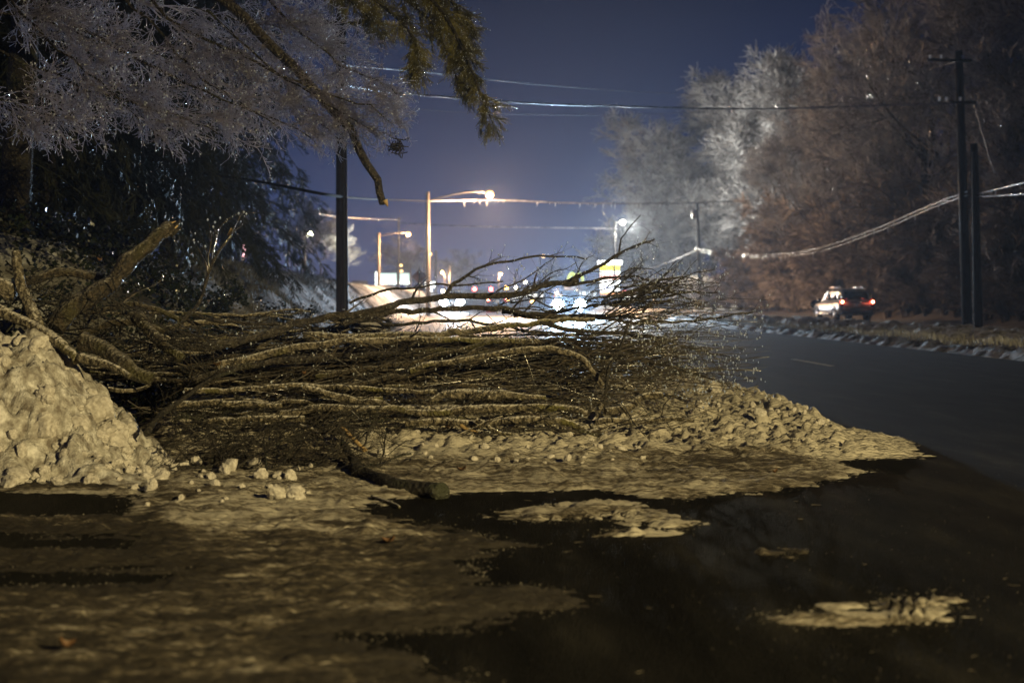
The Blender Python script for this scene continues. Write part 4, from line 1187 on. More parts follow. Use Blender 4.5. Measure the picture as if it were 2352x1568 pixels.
# iced evergreen bough at the top
ev = empty('iced_evergreen', (-5.6, 19.0, 2.2))
prop(ev, 'iced evergreen with golden bough drooping right of the pole top', 'tree')
inv = np.array(ev.location)
part('trunk', Bag().tube(spline([(-5.6, 19.0, 2.0), (-5.3, 18.8, 5.5), (-4.9, 18.5, 9.5), (-4.4, 18.2, 12.0)], 14), np.linspace(0.22, 0.07, 14), 10), M['bark_dark'], ev, inv)
BG = [([(500, -330), (750, -160), (900, -70), (1010, 20), (1070, 130), (1105, 220), (1132, 282)], 17.6, 16.6, 8, 1.5),
      ([(600, -260), (820, -110), (960, -20), (1040, 70), (1085, 180)], 17.8, 17.2, 6, 1.5),
      ([(500, -280), (760, -90), (850, -10), (930, 60), (960, 120), (945, 170)], 17.6, 16.8, 6, 1.5),
      ([(560, -300), (800, -150), (960, -60), (1050, 20), (1085, 90)], 18.0, 17.6, 6, 1.5),
      ([(520, -240), (700, -80), (800, 0), (870, 60)], 17.4, 17.0, 5, 1.5),
      ([(540, -260), (740, -120), (870, -40), (980, 40), (1030, 130), (1060, 215)], 17.5, 16.9, 5, 1.5)]
LP = [px_poly(b[0], b[1], b[2], 18) for b in BG]
LR = [np.linspace(b[3], b[4], 18) * 17 / FPX for b in BG]
for P, R in zip(LP, LR):
    part('bough', Bag().tube(P, R, 7), M['bark_dark'], ev, inv)
P = np.stack(LP); R = np.stack(LR)
P1, R1 = spawn(P, R, 74, 0.26, 1.0, (0.4, 1.0), (0.18, 0.55), 6, rng, wig=0.12, bend=(0.02, 0, -0.10), rs=0.4, rmin=0.003, taper=0.45, rmax=0.006)
bag = Bag().tube(P1, R1, 4)
P2, R2 = spawn(P1, R1, 26, 0.15, 1.0, (0.3, 0.8), (0.07, 0.17), 3, rng, wig=0.1, bend=(0, 0, -0.06), rs=0.8, rmin=0.003, taper=0.2, rmax=0.0042)
bag.tube(P2, R2, 3)
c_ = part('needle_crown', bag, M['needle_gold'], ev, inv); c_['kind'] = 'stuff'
t_ = beads('ice_coat', P2[::4, -1] - inv, 0.0062, 'ice on the needle tips'); t_.parent = ev


# ------------------------------------------------------------------ evergreens and shrubs on the left bank
def conifer(seed, h=11.0, spread=3.4):
    r_ = np.random.default_rng(seed)
    root = empty('evergreen_tree')
    Bag().tube(np.array([[0, 0, -0.4], [0.05, 0, h * 0.35], [0, 0.05, h * 0.7], [0, 0, h]]), np.array([0.2, 0.15, 0.09, 0.02]), 9).build('trunk', M['bark_dark'], root)
    nb = 64
    z = np.linspace(0.09 * h, 0.97 * h, nb); a = np.arange(nb) * 2.4 + r_.uniform(0, 0.6, nb)
    L = spread * (1 - z / h) ** 0.75 * r_.uniform(0.8, 1.15, nb) + 0.35
    t = np.linspace(0, 1, 9)
    P = np.zeros((nb, 9, 3))
    P[..., 0] = np.cos(a)[:, None] * L[:, None] * t; P[..., 1] = np.sin(a)[:, None] * L[:, None] * t
    P[..., 2] = z[:, None] + L[:, None] * (0.18 * t - 0.75 * t ** 2.2)
    R = np.linspace(0.03, 0.006, 9)[None].repeat(nb, 0)
    bag = Bag().tube(P, R, 4)
    P1, R1 = spawn(P, R, 20, 0.12, 1.0, (0.5, 1.1), (0.45, 1.1), 5, r_, wig=0.1, bend=(0, 0, -0.22), rs=0.5, rmin=0.006, taper=0.4, rmax=0.012)
    bag.tube(P1, R1, 3)
    P2, R2 = spawn(P1, R1, 13, 0.1, 1.0, (0.3, 0.8), (0.10, 0.26), 3, r_, wig=0.1, bend=(0, 0, -0.12), rs=1.2, rmin=0.009, taper=0.2, rmax=0.02)
    bag.tube(P2, R2, 3)
    bag.build('needle_crown', M['needle'], root)['kind'] = 'stuff'
    return root


con = [conifer(11), conifer(12, 9.0, 3.0)]
GCON = 'dark evergreens on the left bank'
spots = [(-60, 24, 1.05, 'black evergreen filling the left edge behind the heap'), (120, 27, 1.0, 'dark evergreen with an iced right flank above the raised trunk'),
         (255, 30, 1.0, 'dark evergreen second from the heap along the bank'), (390, 36, 1.15, 'drooping dark evergreen behind the cut sapling'),
         (520, 52, 1.25, 'dark evergreen nearest to the left of the near pole'), (40, 36, 1.3, 'tall evergreen in the back row at far left'), (330, 44, 1.5, 'tall evergreen in the back row behind the sapling'),
         (-160, 30, 1.5, 'evergreen partly cut off by the left edge'), (190, 40, 1.5, 'tall evergreen in the back row above the raised trunk'), (455, 58, 1.7, 'tall evergreen farthest back beside the near pole'), (70, 29, 1.2, 'evergreen between the left edge and the raised trunk')]
for k_, (px, d, s, l) in enumerate(spots):
    root = con[k_ % 2] if k_ < 2 else copy_tree(con[k_ % 2])
    c = at(px, 650, d); c[2] = float(bank_z(np.array(c[0]), np.array(c[1]))) - 0.05
    root.location = [float(v) for v in c]; root.rotation_euler = (0.0, 0.06, float(rng.uniform(0, 6)))
    root.scale = (s, s, s)
    prop(root, l, 'tree', GCON)


def leafy(seed, rad=0.7, n=900):
    r_ = np.random.default_rng(seed)
    root = empty('ivy_shrub')
    st = norm(r_.normal(size=(14, 3)) * [1, 1, 0.5] + [0, 0, 0.9])
    P = st[:, None, :] * np.linspace(0, rad, 6)[None, :, None] + r_.normal(0, 0.02, (14, 6, 3)); R = np.linspace(0.012, 0.004, 6)[None].repeat(14, 0)
    Bag().tube(P, R, 4).build('stem', M['bark_dark'], root)['kind'] = 'stuff'
    P1, R1 = spawn(P, R, n // 14, 0.15, 1, (0.4, 1.3), (0.03, 0.28), 3, r_, wig=0.3, bend=(0, 0, -0.1))
    c = P1[:, -1]; nl = len(c)
    u = norm(r_.normal(size=(nl, 3)) * [1, 1, 0.5]); w = norm(np.cross(u, r_.normal(size=(nl, 3))))
    s = r_.uniform(0.02, 0.042, (nl, 1))
    V = np.stack([c - u * s, c + w * s * 0.7, c + u * s, c - w * s * 0.7], 1).reshape(-1, 3)
    mesh('leaf', V, [np.arange(nl * 4).reshape(-1, 4)], M['leaf'], root, smooth=False)['kind'] = 'stuff'
    return root


iv = leafy(5)
for k_, (px, py, d, s, l) in enumerate([(250, 690, 15.5, 1.0, 'glossy ivy shrub behind the raised trunk'), (390, 690, 17, 1.2, 'iced ivy shrub on the bank edge left of the sapling'), (330, 740, 15.2, 0.9, 'glossy shrub just behind the mossy logs'),
                                        (520, 770, 17, 0.9, 'low iced shrub behind the left ends of the limbs'), (630, 770, 19, 1.0, 'iced shrub on the verge left of the near pole'), (460, 640, 22, 1.1, 'small shrub on the bank crest behind the sapling'),
                                        (650, 700, 30, 1.2, 'shrub half way up the frosted bank'), (100, 620, 15.5, 1.1, 'dark shrub above the level mossy log')]):
    root = iv if k_ == 0 else copy_tree(iv)
    c = at(px, py, d)
    zb = float(bank_z(np.array(c[0]), np.array(c[1])))
    if c[2] > zb + 0.25 or c[2] < zb: c[2] = max(zb, 0)
    root.location = [float(v) for v in c]; root.rotation_euler = (0, 0, k_ * 1.7); root.scale = (s, s, s)
    prop(root, l, 'shrub', 'iced shrubs on the left verge')

# frosted grass on the bank and the median
def blades(name, X, Y, Z, h, mat, lean):
    n = len(X)
    base = np.stack([X, Y, Z], -1)
    a = rng.uniform(0, 6.28, n); w = np.stack([np.cos(a), np.sin(a), np.zeros(n)], -1) * rng.uniform(0.006, 0.014, (n, 1))
    hh = h * rng.uniform(0.5, 1.3, (n, 1))
    ld = norm(rng.normal(size=(n, 3)) * [1, 1, 0] + lean)
    tip = base + ld * hh * 0.7 + np.array([0, 0, 1]) * hh * 0.6
    mid = base + ld * hh * 0.25 + np.array([0, 0, 1]) * hh * 0.55
    V = np.stack([base - w, base + w, mid + w * 0.7, mid - w * 0.7, tip], 1).reshape(-1, 3)
    i_ = np.arange(n)[:, None] * 5
    return mesh(name, V, [i_ + np.array([[0, 1, 2, 3]]), i_ + np.array([[3, 2, 4]])], mat)


n = 30000
Y = rng.uniform(11.4, 25, n); X = toe(Y) + 0.1 - rng.uniform(0, 6.5, n) ** 1.0
pm = fbm(X * 0.8, Y * 0.6, 3, 95) > 0.25 + 0.03 * np.maximum(0, Y - 18)
X, Y = X[pm], Y[pm]; n = len(X)
c = np.stack([X, Y, bank_z(X, Y) + rng.uniform(0.0, 1, n) ** 2 * 0.45], -1)
u = norm(rng.normal(size=(n, 3)) * [1, 1, 0.6]); w = norm(np.cross(u, rng.normal(size=(n, 3))))
sz = rng.uniform(0.025, 0.05, (n, 1))
V = np.stack([c - u * sz, c + w * sz * 0.7, c + u * sz, c - w * sz * 0.7], 1).reshape(-1, 3)
prop(mesh('ivy_cover', V, [np.arange(n * 4).reshape(-1, 4)], M['leaf'], None, smooth=False), 'dark glossy ivy covering the near bank', kind='stuff')
n = 26000
Y = 24 + 50 * rng.uniform(0, 1, n) ** 1.5; X = toe(Y) + 0.2 - rng.uniform(0, 4.5, n)
pm = fbm(X * 0.9, Y * 0.4, 3, 91) > 0.42
X, Y = X[pm], Y[pm]
prop(blades('bank_grass', X, Y, bank_z(X, Y), 0.22, M['grass'], np.array([0.5, 0, -0.2])), 'frosted grass on the left bank', kind='stuff')
n = 30000
Y = 22 + 68 * rng.uniform(0, 1, n) ** 1.9; X = 12.2 + shift(Y) + rng.uniform(0, 3.6, n)
Z = drop(Y) + 0.1 + 0.3 * fbm(X * 1.6, Y * 0.8, 4, 5)
prop(blades('median_grass', X, Y, Z, 0.17, M['grass_pale'], np.array([0, 0, 0.3])), 'frosted grass tufts on the median strip', kind='stuff')


# ------------------------------------------------------------------ bare trees and brush on the right hillside
def bare_tree(seed, h=14.0, name='bare_tree', mat='frost_twig', fat=1.0, low=0.25, nl=15):
    r_ = np.random.default_rng(seed)
    root = empty(name)
    P = spline([(0, 0, -0.5), (r_.normal(0, 0.25), r_.normal(0, 0.25), h * 0.25), (r_.normal(0, 0.5), r_.normal(0, 0.5), h * 0.5), (r_.normal(0, 0.8), r_.normal(0, 0.8), h * 0.8)], 12)[None]
    R = np.linspace(0.20, 0.06, 12)[None] * h / 14
    Bag().tube(P, R, 8).build('trunk', M['trunk'], root)
    P1, R1 = spawn(P, R, nl, low, 1.0, (0.35, 0.85), (0.28 * h, 0.5 * h), 9, r_, wig=0.10, bend=(0, 0, 0.05), rs=0.5, rmin=0.02, taper=0.35)
    for a in range(nl):
        Bag().tube(P1[a], R1[a], 6).build('limb', M['trunk'], root)
    P2, R2 = spawn(P1, R1, 9, 0.2, 1.0, (0.35, 0.9), (0.12 * h, 0.26 * h), 7, r_, wig=0.14, bend=(0, 0, 0.03), rs=0.55, rmin=0.012, taper=0.35)
    bag = Bag().tube(P2, R2, 4)
    P3, R3 = spawn(P2, R2, 8, 0.2, 1.0, (0.3, 0.9), (0.05 * h, 0.12 * h), 5, r_, wig=0.16, bend=(0, 0, 0.0), rs=0.6, rmin=0.010 * fat, taper=0.3, rmax=0.016 * fat)
    bag.tube(P3, R3, 3)
    P4, R4 = spawn(P3, R3, 4 if fat < 1.5 else 5, 0.1, 1.0, (0.3, 1.0), (0.25 * fat ** 0.5, 0.7 * fat ** 0.5), 3, r_, wig=0.18, bend=(0, 0, -0.03), rs=0.8, rmin=0.008 * fat, taper=0.2, rmax=0.013 * fat)
    bag.tube(P4, R4, 3)
    bag.build('crown', M[mat], root)['kind'] = 'stuff'
    return root


def bush(seed, h=3.5, name='dry_bush', mat='brush'):
    r_ = np.random.default_rng(seed)
    root = empty(name)
    ns = 30
    a = r_.uniform(0, 6.28, ns); t = np.linspace(0, 1, 8)
    L = h * r_.uniform(0.6, 1.2, ns); sp = h * r_.uniform(0.1, 0.5, ns)
    P = np.zeros((ns, 8, 3))
    P[..., 0] = np.cos(a)[:, None] * (0.15 + sp[:, None] * t ** 1.6); P[..., 1] = np.sin(a)[:, None] * (0.15 + sp[:, None] * t ** 1.6)
    P[..., 2] = L[:, None] * (t - 0.28 * t ** 3) - 0.1
    R = np.linspace(0.022, 0.008, 8)[None].repeat(ns, 0)
    Bag().tube(P, R, 4).build('stem', M['trunk'], root)['kind'] = 'stuff'
    P1, R1 = spawn(P, R, 14, 0.1, 1, (0.2, 0.8), (0.35, 1.1), 6, r_, wig=0.12, bend=(0, 0, -0.07), rs=0.8, rmin=0.012, rmax=0.02)
    bag = Bag().tube(P1, R1, 3)
    P2, R2 = spawn(P1, R1, 11, 0.1, 1, (0.2, 0.8), (0.2, 0.55), 3, r_, wig=0.15, bend=(0, 0, -0.1), rs=0.9, rmin=0.012, rmax=0.018)
    bag.tube(P2, R2, 3)
    bag.build('crown', M[mat], root)['kind'] = 'stuff'
    return root


TR = [bare_tree(31, fat=2.6, low=0.08, nl=18), bare_tree(32, fat=2.6, low=0.08, nl=18), bare_tree(33, fat=1.35, low=0.15), bare_tree(34, fat=1.35, low=0.15)]
TG = 'bare trees on the right hillside'
rt = [(1475, 345, 205, 'leftmost pale frosted tree of the right hillside'), (1545, 300, 200, 'pale frosted tree second from the left of the hillside'), (1640, 245, 205, 'frosted tree with a rounded white crown top under the wires'),
      (1585, 400, 198, 'frosted tree below the wires behind the far pole'), (1700, 290, 192, 'grey tree between the rounded crown and the tall slope trees'), (1730, 200, 182, 'grey tree at the notch in the tree line'),
      (1790, 175, 165, 'tree with a forked dark trunk on the slope'), (1840, 150, 145, 'tree on the slope above the sagging cables'), (1900, 110, 115, 'tree left of the tall slope trees against the sky'),
      (1960, 80, 105, 'brownish tree above the parked lane'), (2020, 30, 95, 'tall tree at the sky edge over the silver car'), (2070, -20, 88, 'tall tree right of the sky edge over the silver car'),
      (2140, -60, 82, 'tall tree left of the double pole'), (2200, -110, 78, 'tall tree directly behind the double pole'), (2280, -130, 74, 'tall tree right of the double pole'),
      (2350, -150, 72, 'tall tree at the right edge of the frame'), (2420, -160, 70, 'tree partly cut off by the right edge'), (1780, 330, 120, 'small tree in the middle of the slope'), (1880, 300, 105, 'small tree above the cable sag'),
      (1990, 280, 92, 'small tree behind the silver car'), (2100, 250, 84, 'small tree left of the double pole foot'), (2300, 220, 72, 'small tree right of the double pole foot'), (1672, 400, 182, 'low grey tree behind the far pole'),
      (1490, 440, 212, 'low frosted tree behind the tall sign'), (2390, 300, 66, 'small tree at the lower right edge')]
for k_, (px, py, d, l) in enumerate(rt):
    pi_ = k_ % 2 + (0 if d > 120 else 2)
    root = copy_tree(TR[pi_])
    c = at(px, 690, d)
    c[0] = max(c[0], 24.5 + float(shift(np.array(c[1]))) * 0.4)
    zb = float(hill_z(np.array(c[0]), np.array(c[1]))) if c[0] > 22.9 + float(shift(np.array(c[1]))) else float(drop(np.array(c[1])))
    top = at(px, py, d)[2]
    s = max(0.35, (top - zb) / 14.6)
    root.location = (float(c[0]), float(c[1]), zb); root.rotation_euler = (0, 0, float(rng.uniform(0, 6.28))); wd = 1.3 if d > 160 else 1.1
    root.scale = (s * wd, s * wd, s)
    prop(root, l, 'tree', TG)
for t_ in TR:
    for o_ in list(t_.children): bpy.data.objects.remove(o_)
    bpy.data.objects.remove(t_)

BU = [bush(41), bush(42)]
BGp = 'dry brush along the foot of the right hillside'
q = 0
for (px, d, s) in [(1640, 135, 1.2), (1700, 120, 1.3), (1670, 128, 1.0), (1740, 108, 1.5), (1790, 98, 1.4), (1760, 104, 1.0), (1830, 92, 1.3), (1870, 86, 1.1), (1900, 84, 1.5), (1950, 84, 1.6), (2000, 80, 1.7), (2040, 76, 1.2), (2080, 74, 1.4),
                   (2130, 70, 1.5), (2170, 68, 1.2), (2270, 62, 1.3), (2310, 60, 1.1), (2350, 58, 1.4), (2240, 66, 1.6), (2200, 67, 1.2), (1720, 122, 2.2), (1820, 104, 2.3), (1920, 92, 2.2), (2010, 88, 2.4), (2110, 80, 2.2), (2210, 76, 2.3), (2320, 68, 2.3),
                   (1770, 112, 2.8), (1880, 98, 3.0), (1980, 95, 2.9), (2160, 82, 3.0), (2270, 76, 3.0), (2370, 64, 2.4), (1610, 150, 1.6), (1560, 170, 1.6), (1500, 185, 1.8), (2390, 58, 1.3), (2060, 84, 2.8), (1840, 112, 3.4), (2400, 70, 3.0)]:
    root = BU[q] if q < 2 else copy_tree(BU[q % 2])
    d = max(d, 26.4 * 3267 / (px - 1010))
    c = at(px, 690, d)
    c[0] = max(c[0], 23.6 + float(shift(np.array(c[1]))) * 0.6 + (2.0 if s > 2 else 0) + (2.5 if s > 2.7 else 0))
    zb = float(hill_z(np.array(c[0]), np.array(c[1]))) if c[0] > 22.9 + float(shift(np.array(c[1]))) else float(drop(np.array(c[1])))
    root.location = (float(c[0]), float(c[1]), zb); root.rotation_euler = (0, 0, float(rng.uniform(0, 6.28))); root.scale = (s * 0.85, s * 0.85, s * 0.8)
    w_ = 'tall' if s > 2 else 'low'
    prop(root, f'{w_} dry brown bush on the foot of the right hillside', 'bush', BGp)
    q += 1

# far-left trees beyond the pole, lit by the town
FL = bare_tree(51, 9.0, 'bare_tree', 'frost_twig')
for k_, (px, py, d, sx_, l) in enumerate([(790, 530, 110, 1.2, 'pale lamp lit tree right behind the near pole'), (735, 500, 90, 1.1, 'reddish bare tree left of the near pole'), (690, 470, 70, 1.2, 'brown bare tree on the bank beside the dark evergreens'), (930, 560, 330, 1.5, 'hazy far tree behind the lit canopy'), (1290, 610, 330, 1.4, 'hazy far tree behind the oncoming headlights'), (1060, 590, 340, 1.6, 'hazy far tree right of the main lamp pole')]):
    root = FL if k_ == 0 else copy_tree(FL)
    c = at(px, 690, d)
    zb = float(bank_z(np.array(c[0]), np.array(c[1]))) if (d < 200 and c[0] < float(toe(np.array(c[1])))) else float(drop(np.array(c[1])))
    s = (at(px, py, d)[2] - zb) / 9.2
    root.location = (float(c[0]), float(c[1]), zb); root.scale = (s * sx_, s * sx_, s); root.rotation_euler = (0, 0, k_ * 1.3)
    prop(root, l, 'tree', 'bare trees around the town')


# ------------------------------------------------------------------ lights helper, poles, street lamps
def lamp(kind, name, loc, watts, col, radius, parent, aim=None, spot=None, blend=1.0):
    L = bpy.data.lights.new(name, kind)
    L.energy = watts; L.color = col; L.shadow_soft_size = radius
    if kind == 'SPOT':
        L.spot_size = spot; L.spot_blend = blend
    o = bpy.data.objects.new(name, L); COL.objects.link(o)
    o.location = [float(v) for v in loc]
    if aim is not None:
        dv = Vector([float(v) for v in aim])
        o.rotation_euler = dv.to_track_quat('-Z', 'Y').to_euler()
    if parent is not None: o.parent = parent
    return o


def ball(r, loc, sub=2, sc=(1, 1, 1)):
    bm = bmesh.new(); bmesh.ops.create_icosphere(bm, subdivisions=sub, radius=r)
    V = np.array([v.co[:] for v in bm.verts]) * sc + np.array(loc); F = np.array([[v.index for v in f.verts] for f in bm.faces]); bm.free()
    return V, F


def street_lamp(pole_px, lamp_px, lamp_py, d, matp, bulb, r_pole, r_bulb, label, cat='street lamp', top_extra=0.3, arm_rise=0.25, group=None, name='street_lamp', bracket=False):
    b0 = at(pole_px, 690, d); zb = float(drop(np.array(b0[1])))
    lp = at(lamp_px, lamp_py, d)
    root = empty(name, (b0[0], b0[1], zb)); org = np.array(root.location)
    top = lp[2] + top_extra
    part('pole', Bag().tube(np.array([[b0[0], b0[1], zb - 0.3], [b0[0], b0[1], (zb + top) / 2], [b0[0], b0[1], top]]), np.array([1.15, 1.0, 0.85]) * r_pole, 12, cap=True), matp, root, org)
    st = np.array([b0[0], b0[1], lp[2] - arm_rise])
    if abs(lamp_px - pole_px) > 3:
        mid = st * 0.45 + lp * 0.55; mid[2] = lp[2] + 0.06
        part('arm', Bag().tube(spline([st, mid, lp + [0, 0, 0.12]], 10), np.full(10, 0.05), 8), M['arm_dark'], root, org)
    else:
        part('arm', Bag().tube(np.array([st + [0, 0, 0.1], lp + [0, 0, 0.1]]) + [[0, 0, 0], [0.01, -0.3, 0]], np.full(2, 0.04), 8), M['metal'], root, org)
    V, F = ball(1, (0, 0, 0))
    hd = Bag().add(V * [r_bulb * 1.0, r_bulb * 0.8, r_bulb * 0.3] + lp + [0, 0, r_bulb * 0.85], T=F)
    part('lamp_head', hd, M['metal'], root, org)
    part('bulb', Bag().add(V * r_bulb * [1.0, 1.0, 0.9] + lp - [0, 0, r_bulb * 0.15], T=F), bulb, root, org)
    prop(root, label, cat, group)
    return root, lp, org


SG = 'street lamps along the road'
sl1, lp1, og = street_lamp(983, 1125, 445, 98, M['polepale'], M['sodium'], 0.15, 0.26, 'tall wooden pole with long arm and brightest orange street lamp', group=SG, top_extra=0.1, arm_rise=0.5)
lamp('POINT', 'sodium_light', lp1 - og - [0, 0, 0.45], SODIUM_W * 0.75, (1.0, 0.60, 0.32), 0.25, sl1)
lamp('SPOT', 'sodium_beam', lp1 - og - [0, 0, 0.40], SODIUM_W, (1.0, 0.62, 0.34), 0.25, sl1, aim=(0.1, 0, -1), spot=math.radians(158), blend=0.25)
sl2, lp2, og = street_lamp(870, 938, 537, 150, M['polepale'], M['sodium'], 0.17, 0.22, 'second orange street lamp on a short arm near the lit canopy', group=SG, top_extra=0.1)
lamp('POINT', 'sodium_light', lp2 - og - [0, 0, 0.4], SODIUM_W * 0.6, (1.0, 0.55, 0.26), 0.25, sl2)
sl3, lp3, og = street_lamp(1411, 1430, 510, 150, M['polewood'], M['ledw'], 0.12, 0.24, 'white street lamp on a thin pole above the tall sign', group=SG, top_extra=0.1)
lamp('POINT', 'led_light', lp3 - og + [1.0, 1.8, -0.3], LED_W, (1.0, 0.97, 0.84), 0.25, sl3)
for (pp, lx, ly, d, bulb, rb, l) in [(975, 988, 583, 205, 'amber', 0.24, 'small orange lamp seen against the main lamp pole'), (914, 921, 609, 235, 'amber', 0.22, 'small amber lamp above its twin beside the canopy'), (912, 922, 622, 238, 'amber', 0.22, 'small amber lamp just under its twin beside the canopy'),
                                     (1022, 1016, 624, 260, 'amber', 0.22, 'lone amber lamp right of the main lamp pole'), (1145, 1150, 628, 260, 'amber', 0.26, 'amber lamp under the arching thorny limb'), (1240, 1248, 588, 200, 'amber', 0.22, 'amber lamp right behind the arching limb tip'),
                                     (1200, 1207, 648, 270, 'warmw', 0.22, 'pale yellow lamp low to the left of the headlights'), (1030, 1017, 668, 250, 'warmw', 0.24, 'pale lamp just right of the white price sign'),
                                     (700, 712, 538, 105, 'ledw', 0.22, 'white lamp shining through branches left of the near pole')]:
    sl_, lp_, og = street_lamp(pp, lx, ly, d, M['polewood'], M[bulb], 0.10, rb, l, group='distant lamps of the town')
    if lx == 712: lamp('POINT', 'white_light', lp_ - og + [1.6, 0.8, -0.3], 3000, (1.0, 0.95, 0.7), 0.25, sl_)
    if lx in (1150, 1016): lamp('POINT', 'amber_light', lp_ - og - [0, 0, 0.5], 16000, (1.0, 0.62, 0.32), 0.3, sl_)

# flood lamp behind the camera that lights the brush
fb = np.array([14.2, -10.0, 0.0]); fl = np.array([13.0, -9.0, 7.6])
flo = empty('street_lamp', fb)
part('pole', Bag().tube(np.array([fb, fb + [0, 0, 4], fb + [0, 0, 7.8]]), np.array([0.16, 0.14, 0.11]), 12, cap=True), M['polepale'], flo, fb)
part('arm', Bag().tube(spline([fb + [0, 0, 7.5], (fb + fl) / 2 + [0, 0, 4.05], fl + [0, 0, 0.15]], 8), np.full(8, 0.04), 8), M['metal'], flo, fb)
V, F = ball(1, (0, 0, 0))
part('lamp_head', Bag().add(V * [0.35, 0.35, 0.14] + fl + [0, 0, 0.24], T=F), M['metal'], flo, fb)
_a = np.linspace(0, 2 * math.pi, 33)
_r = np.stack([0.45 * np.cos(_a), 0.45 * np.sin(_a), 0 * _a], 1)
_v = np.concatenate([_r * 0.7 + [0, 0, 0.26], _r + [0, 0, 0.2], _r + [0, 0, -0.142], _r * 0.97 + [0, 0, -0.142], _r * 0.97 + [0, 0, 0.2]]) + fl
part('added_cut_off_skirt', Bag().add(_v, [[k_ * 33 + i_, k_ * 33 + i_ + 1, (k_ + 1) * 33 + i_ + 1, (k_ + 1) * 33 + i_] for k_ in range(4) for i_ in range(32)]), M['plastic'], flo, fb)  # unseen skirt added to keep the flood light off the overhead twigs
prop(flo, 'warm street lamp standing behind the viewpoint', 'street lamp')
lamp('SPOT', 'flood_light', fl - fb - [0, 0, 0.1], FLOOD_W, (1.0, 0.785, 0.355), 0.045, flo, aim=np.array([1.0, 14.0, 0.0]) - fl, spot=math.radians(88), blend=1.0)


def wood_pole(px, py_base, d, top_py, r, mat, label, zb=None, name='utility_pole', lean=0.0, group='utility poles'):
    b0 = at(px, py_base, d)
    if zb is not None: b0[2] = zb
    tp_ = at(px + lean, top_py, d); 
    root = empty(name, b0); org = np.array(root.location)
    P = np.array([b0 - [0, 0, 0.3], b0 * 0.5 + tp_ * 0.5, tp_])
    part('pole', Bag().tube(P, np.array([1.12, 1.0, 0.86]) * r, 14, cap=True), mat, root, org)
    prop(root, label, 'utility pole', group)
    return root, org, tp_


np1, og, tp1 = wood_pole(786, 762, 34, -40, 0.135, M['polewood'], 'dark wet utility pole standing near, left of the road', lean=-3)
ca = Bag().box(tp1 - [0, 0.15, 1.0], (2.2, 0.1, 0.12)); part('crossarm', ca, M['polewood'], np1, og)
for s in (-0.95, -0.45, 0.45, 0.95):
    part('insulator', Bag().tube(np.array([tp1 + [s, -0.15, -0.94], tp1 + [s, -0.15, -0.78]]), np.array([0.04, 0.05]), 8, cap=True), M['metal'], np1, og)
part('conduit', Bag().tube(np.array([at(793, 762, 33.84), at(791, 470, 33.84), at(789, 300, 33.84)]), np.full(3, 0.022), 6), M['arm_dark'], np1, og)
np2, og, tp2 = wood_pole(1609, 705, 140, 468, 0.17, M['polewood'], 'utility pole with a grey can at the far right foot of the hill', lean=-8)
part('transformer', Bag().tube(np.array([tp2 + [-0.3, -0.2, -0.6], tp2 + [-0.3, -0.2, -1.5]]), np.full(2, 0.28), 10, cap=True), M['metal'], np2, og)
part('junction_box', Bag().box(at(1605, 572, 139.7), (0.6, 0.3, 0.35)), M['metal'], np2, og)
part('base_guard', Bag().box(at(1607, 700, 139.6), (0.95, 0.25, 1.0)), plain('yellow_guard', (0.5, 0.42, 0.2), 0.6), np2, og)
np3, og, tp3 = wood_pole(2222, 752, 61, 118, 0.19, M['polewood'], 'left pole of the double utility pole on the right', lean=-20)
for py_, hw in ((140, 0.95), (236, 0.6)):
    t_ = (py_ - 118) / (752 - 118.0)
    c = at(2205 + 20 * t_, py_, 60.8)
    part('crossarm', Bag().box(c + [-0.5 if py_ < 200 else 0, -0.1, 0], (hw * 2, 0.1, 0.12)), M['polewood'], np3, og)
    for s in (-1, -0.5, 0.5):
        part('insulator', Bag().tube(np.array([c + [s * hw - 0.4, -0.1, 0.05], c + [s * hw - 0.4, -0.1, 0.22]]), np.array([0.05, 0.06]), 8, cap=True), M['ice'], np3, og)
part('brace', Bag().tube(np.array([at(2238, 240, 60.6), at(2285, 400, 60.6)]), np.full(2, 0.03), 6), M['metal'], np3, og)
np4, og, tp4 = wood_pole(2247, 752, 60.5, 330, 0.18, M['polewood'], 'shorter right pole of the double utility pole on the right', lean=-10)
part('conduit', Bag().tube(np.array([at(2238, 752, 60.2), at(2234, 350, 60.2)]), np.full(2, 0.04), 6), M['arm_dark'], np4, og)
wood_pole(916, 690, 190, 500, 0.14, M['polepale'], 'thin pale pole between the two orange lamps', zb=-0.4)
wood_pole(1001, 690, 230, 575, 0.2, M['polepale'], 'pale far pole just right of the main lamp pole', zb=-0.8)
wood_pole(942, 690, 250, 605, 0.16, M['polepale'], 'far pole rising behind the lit canopy', zb=-1.1)
wood_pole(1033, 690, 260, 610, 0.13, M['polepale'], 'thin far pole right of the lone amber lamp', zb=-1.2)


# overhead wires
def wire(pts, d, r, mat, label, icicle=0, group='overhead wires', nn=40):
    q = spline(pts, nn)
    dd = np.linspace(d[0], d[1], nn) if len(d) == 2 else spline([(v, 0) for v in d], nn)[:, 0]
    P = np.array([at(p[0], p[1], e) for p, e in zip(q, dd)])
    o = Bag().tube(P, np.full(nn, r), 6).build('power_line', mat)
    recenter(o); org = np.array(o.location)
    prop(o, label, 'wire', group)
    if icicle:
        for k_ in range(icicle):
            t = rng.uniform(0.05, 0.98) * (nn - 1); i_ = int(t); f = t - i_
            p = P[i_] * (1 - f) + P[min(i_ + 1, nn - 1)] * f
            L = rng.uniform(0.08, 0.32) * (dd[i_] / 70)
            Bag().tube(np.array([p, p - [0, 0, L * 0.5], p - [0, 0, L]]) - org, np.array([0.02, 0.012, 0.003]) * dd[i_] / 70, 5).build('icicle', M['ice'], o)
    return o


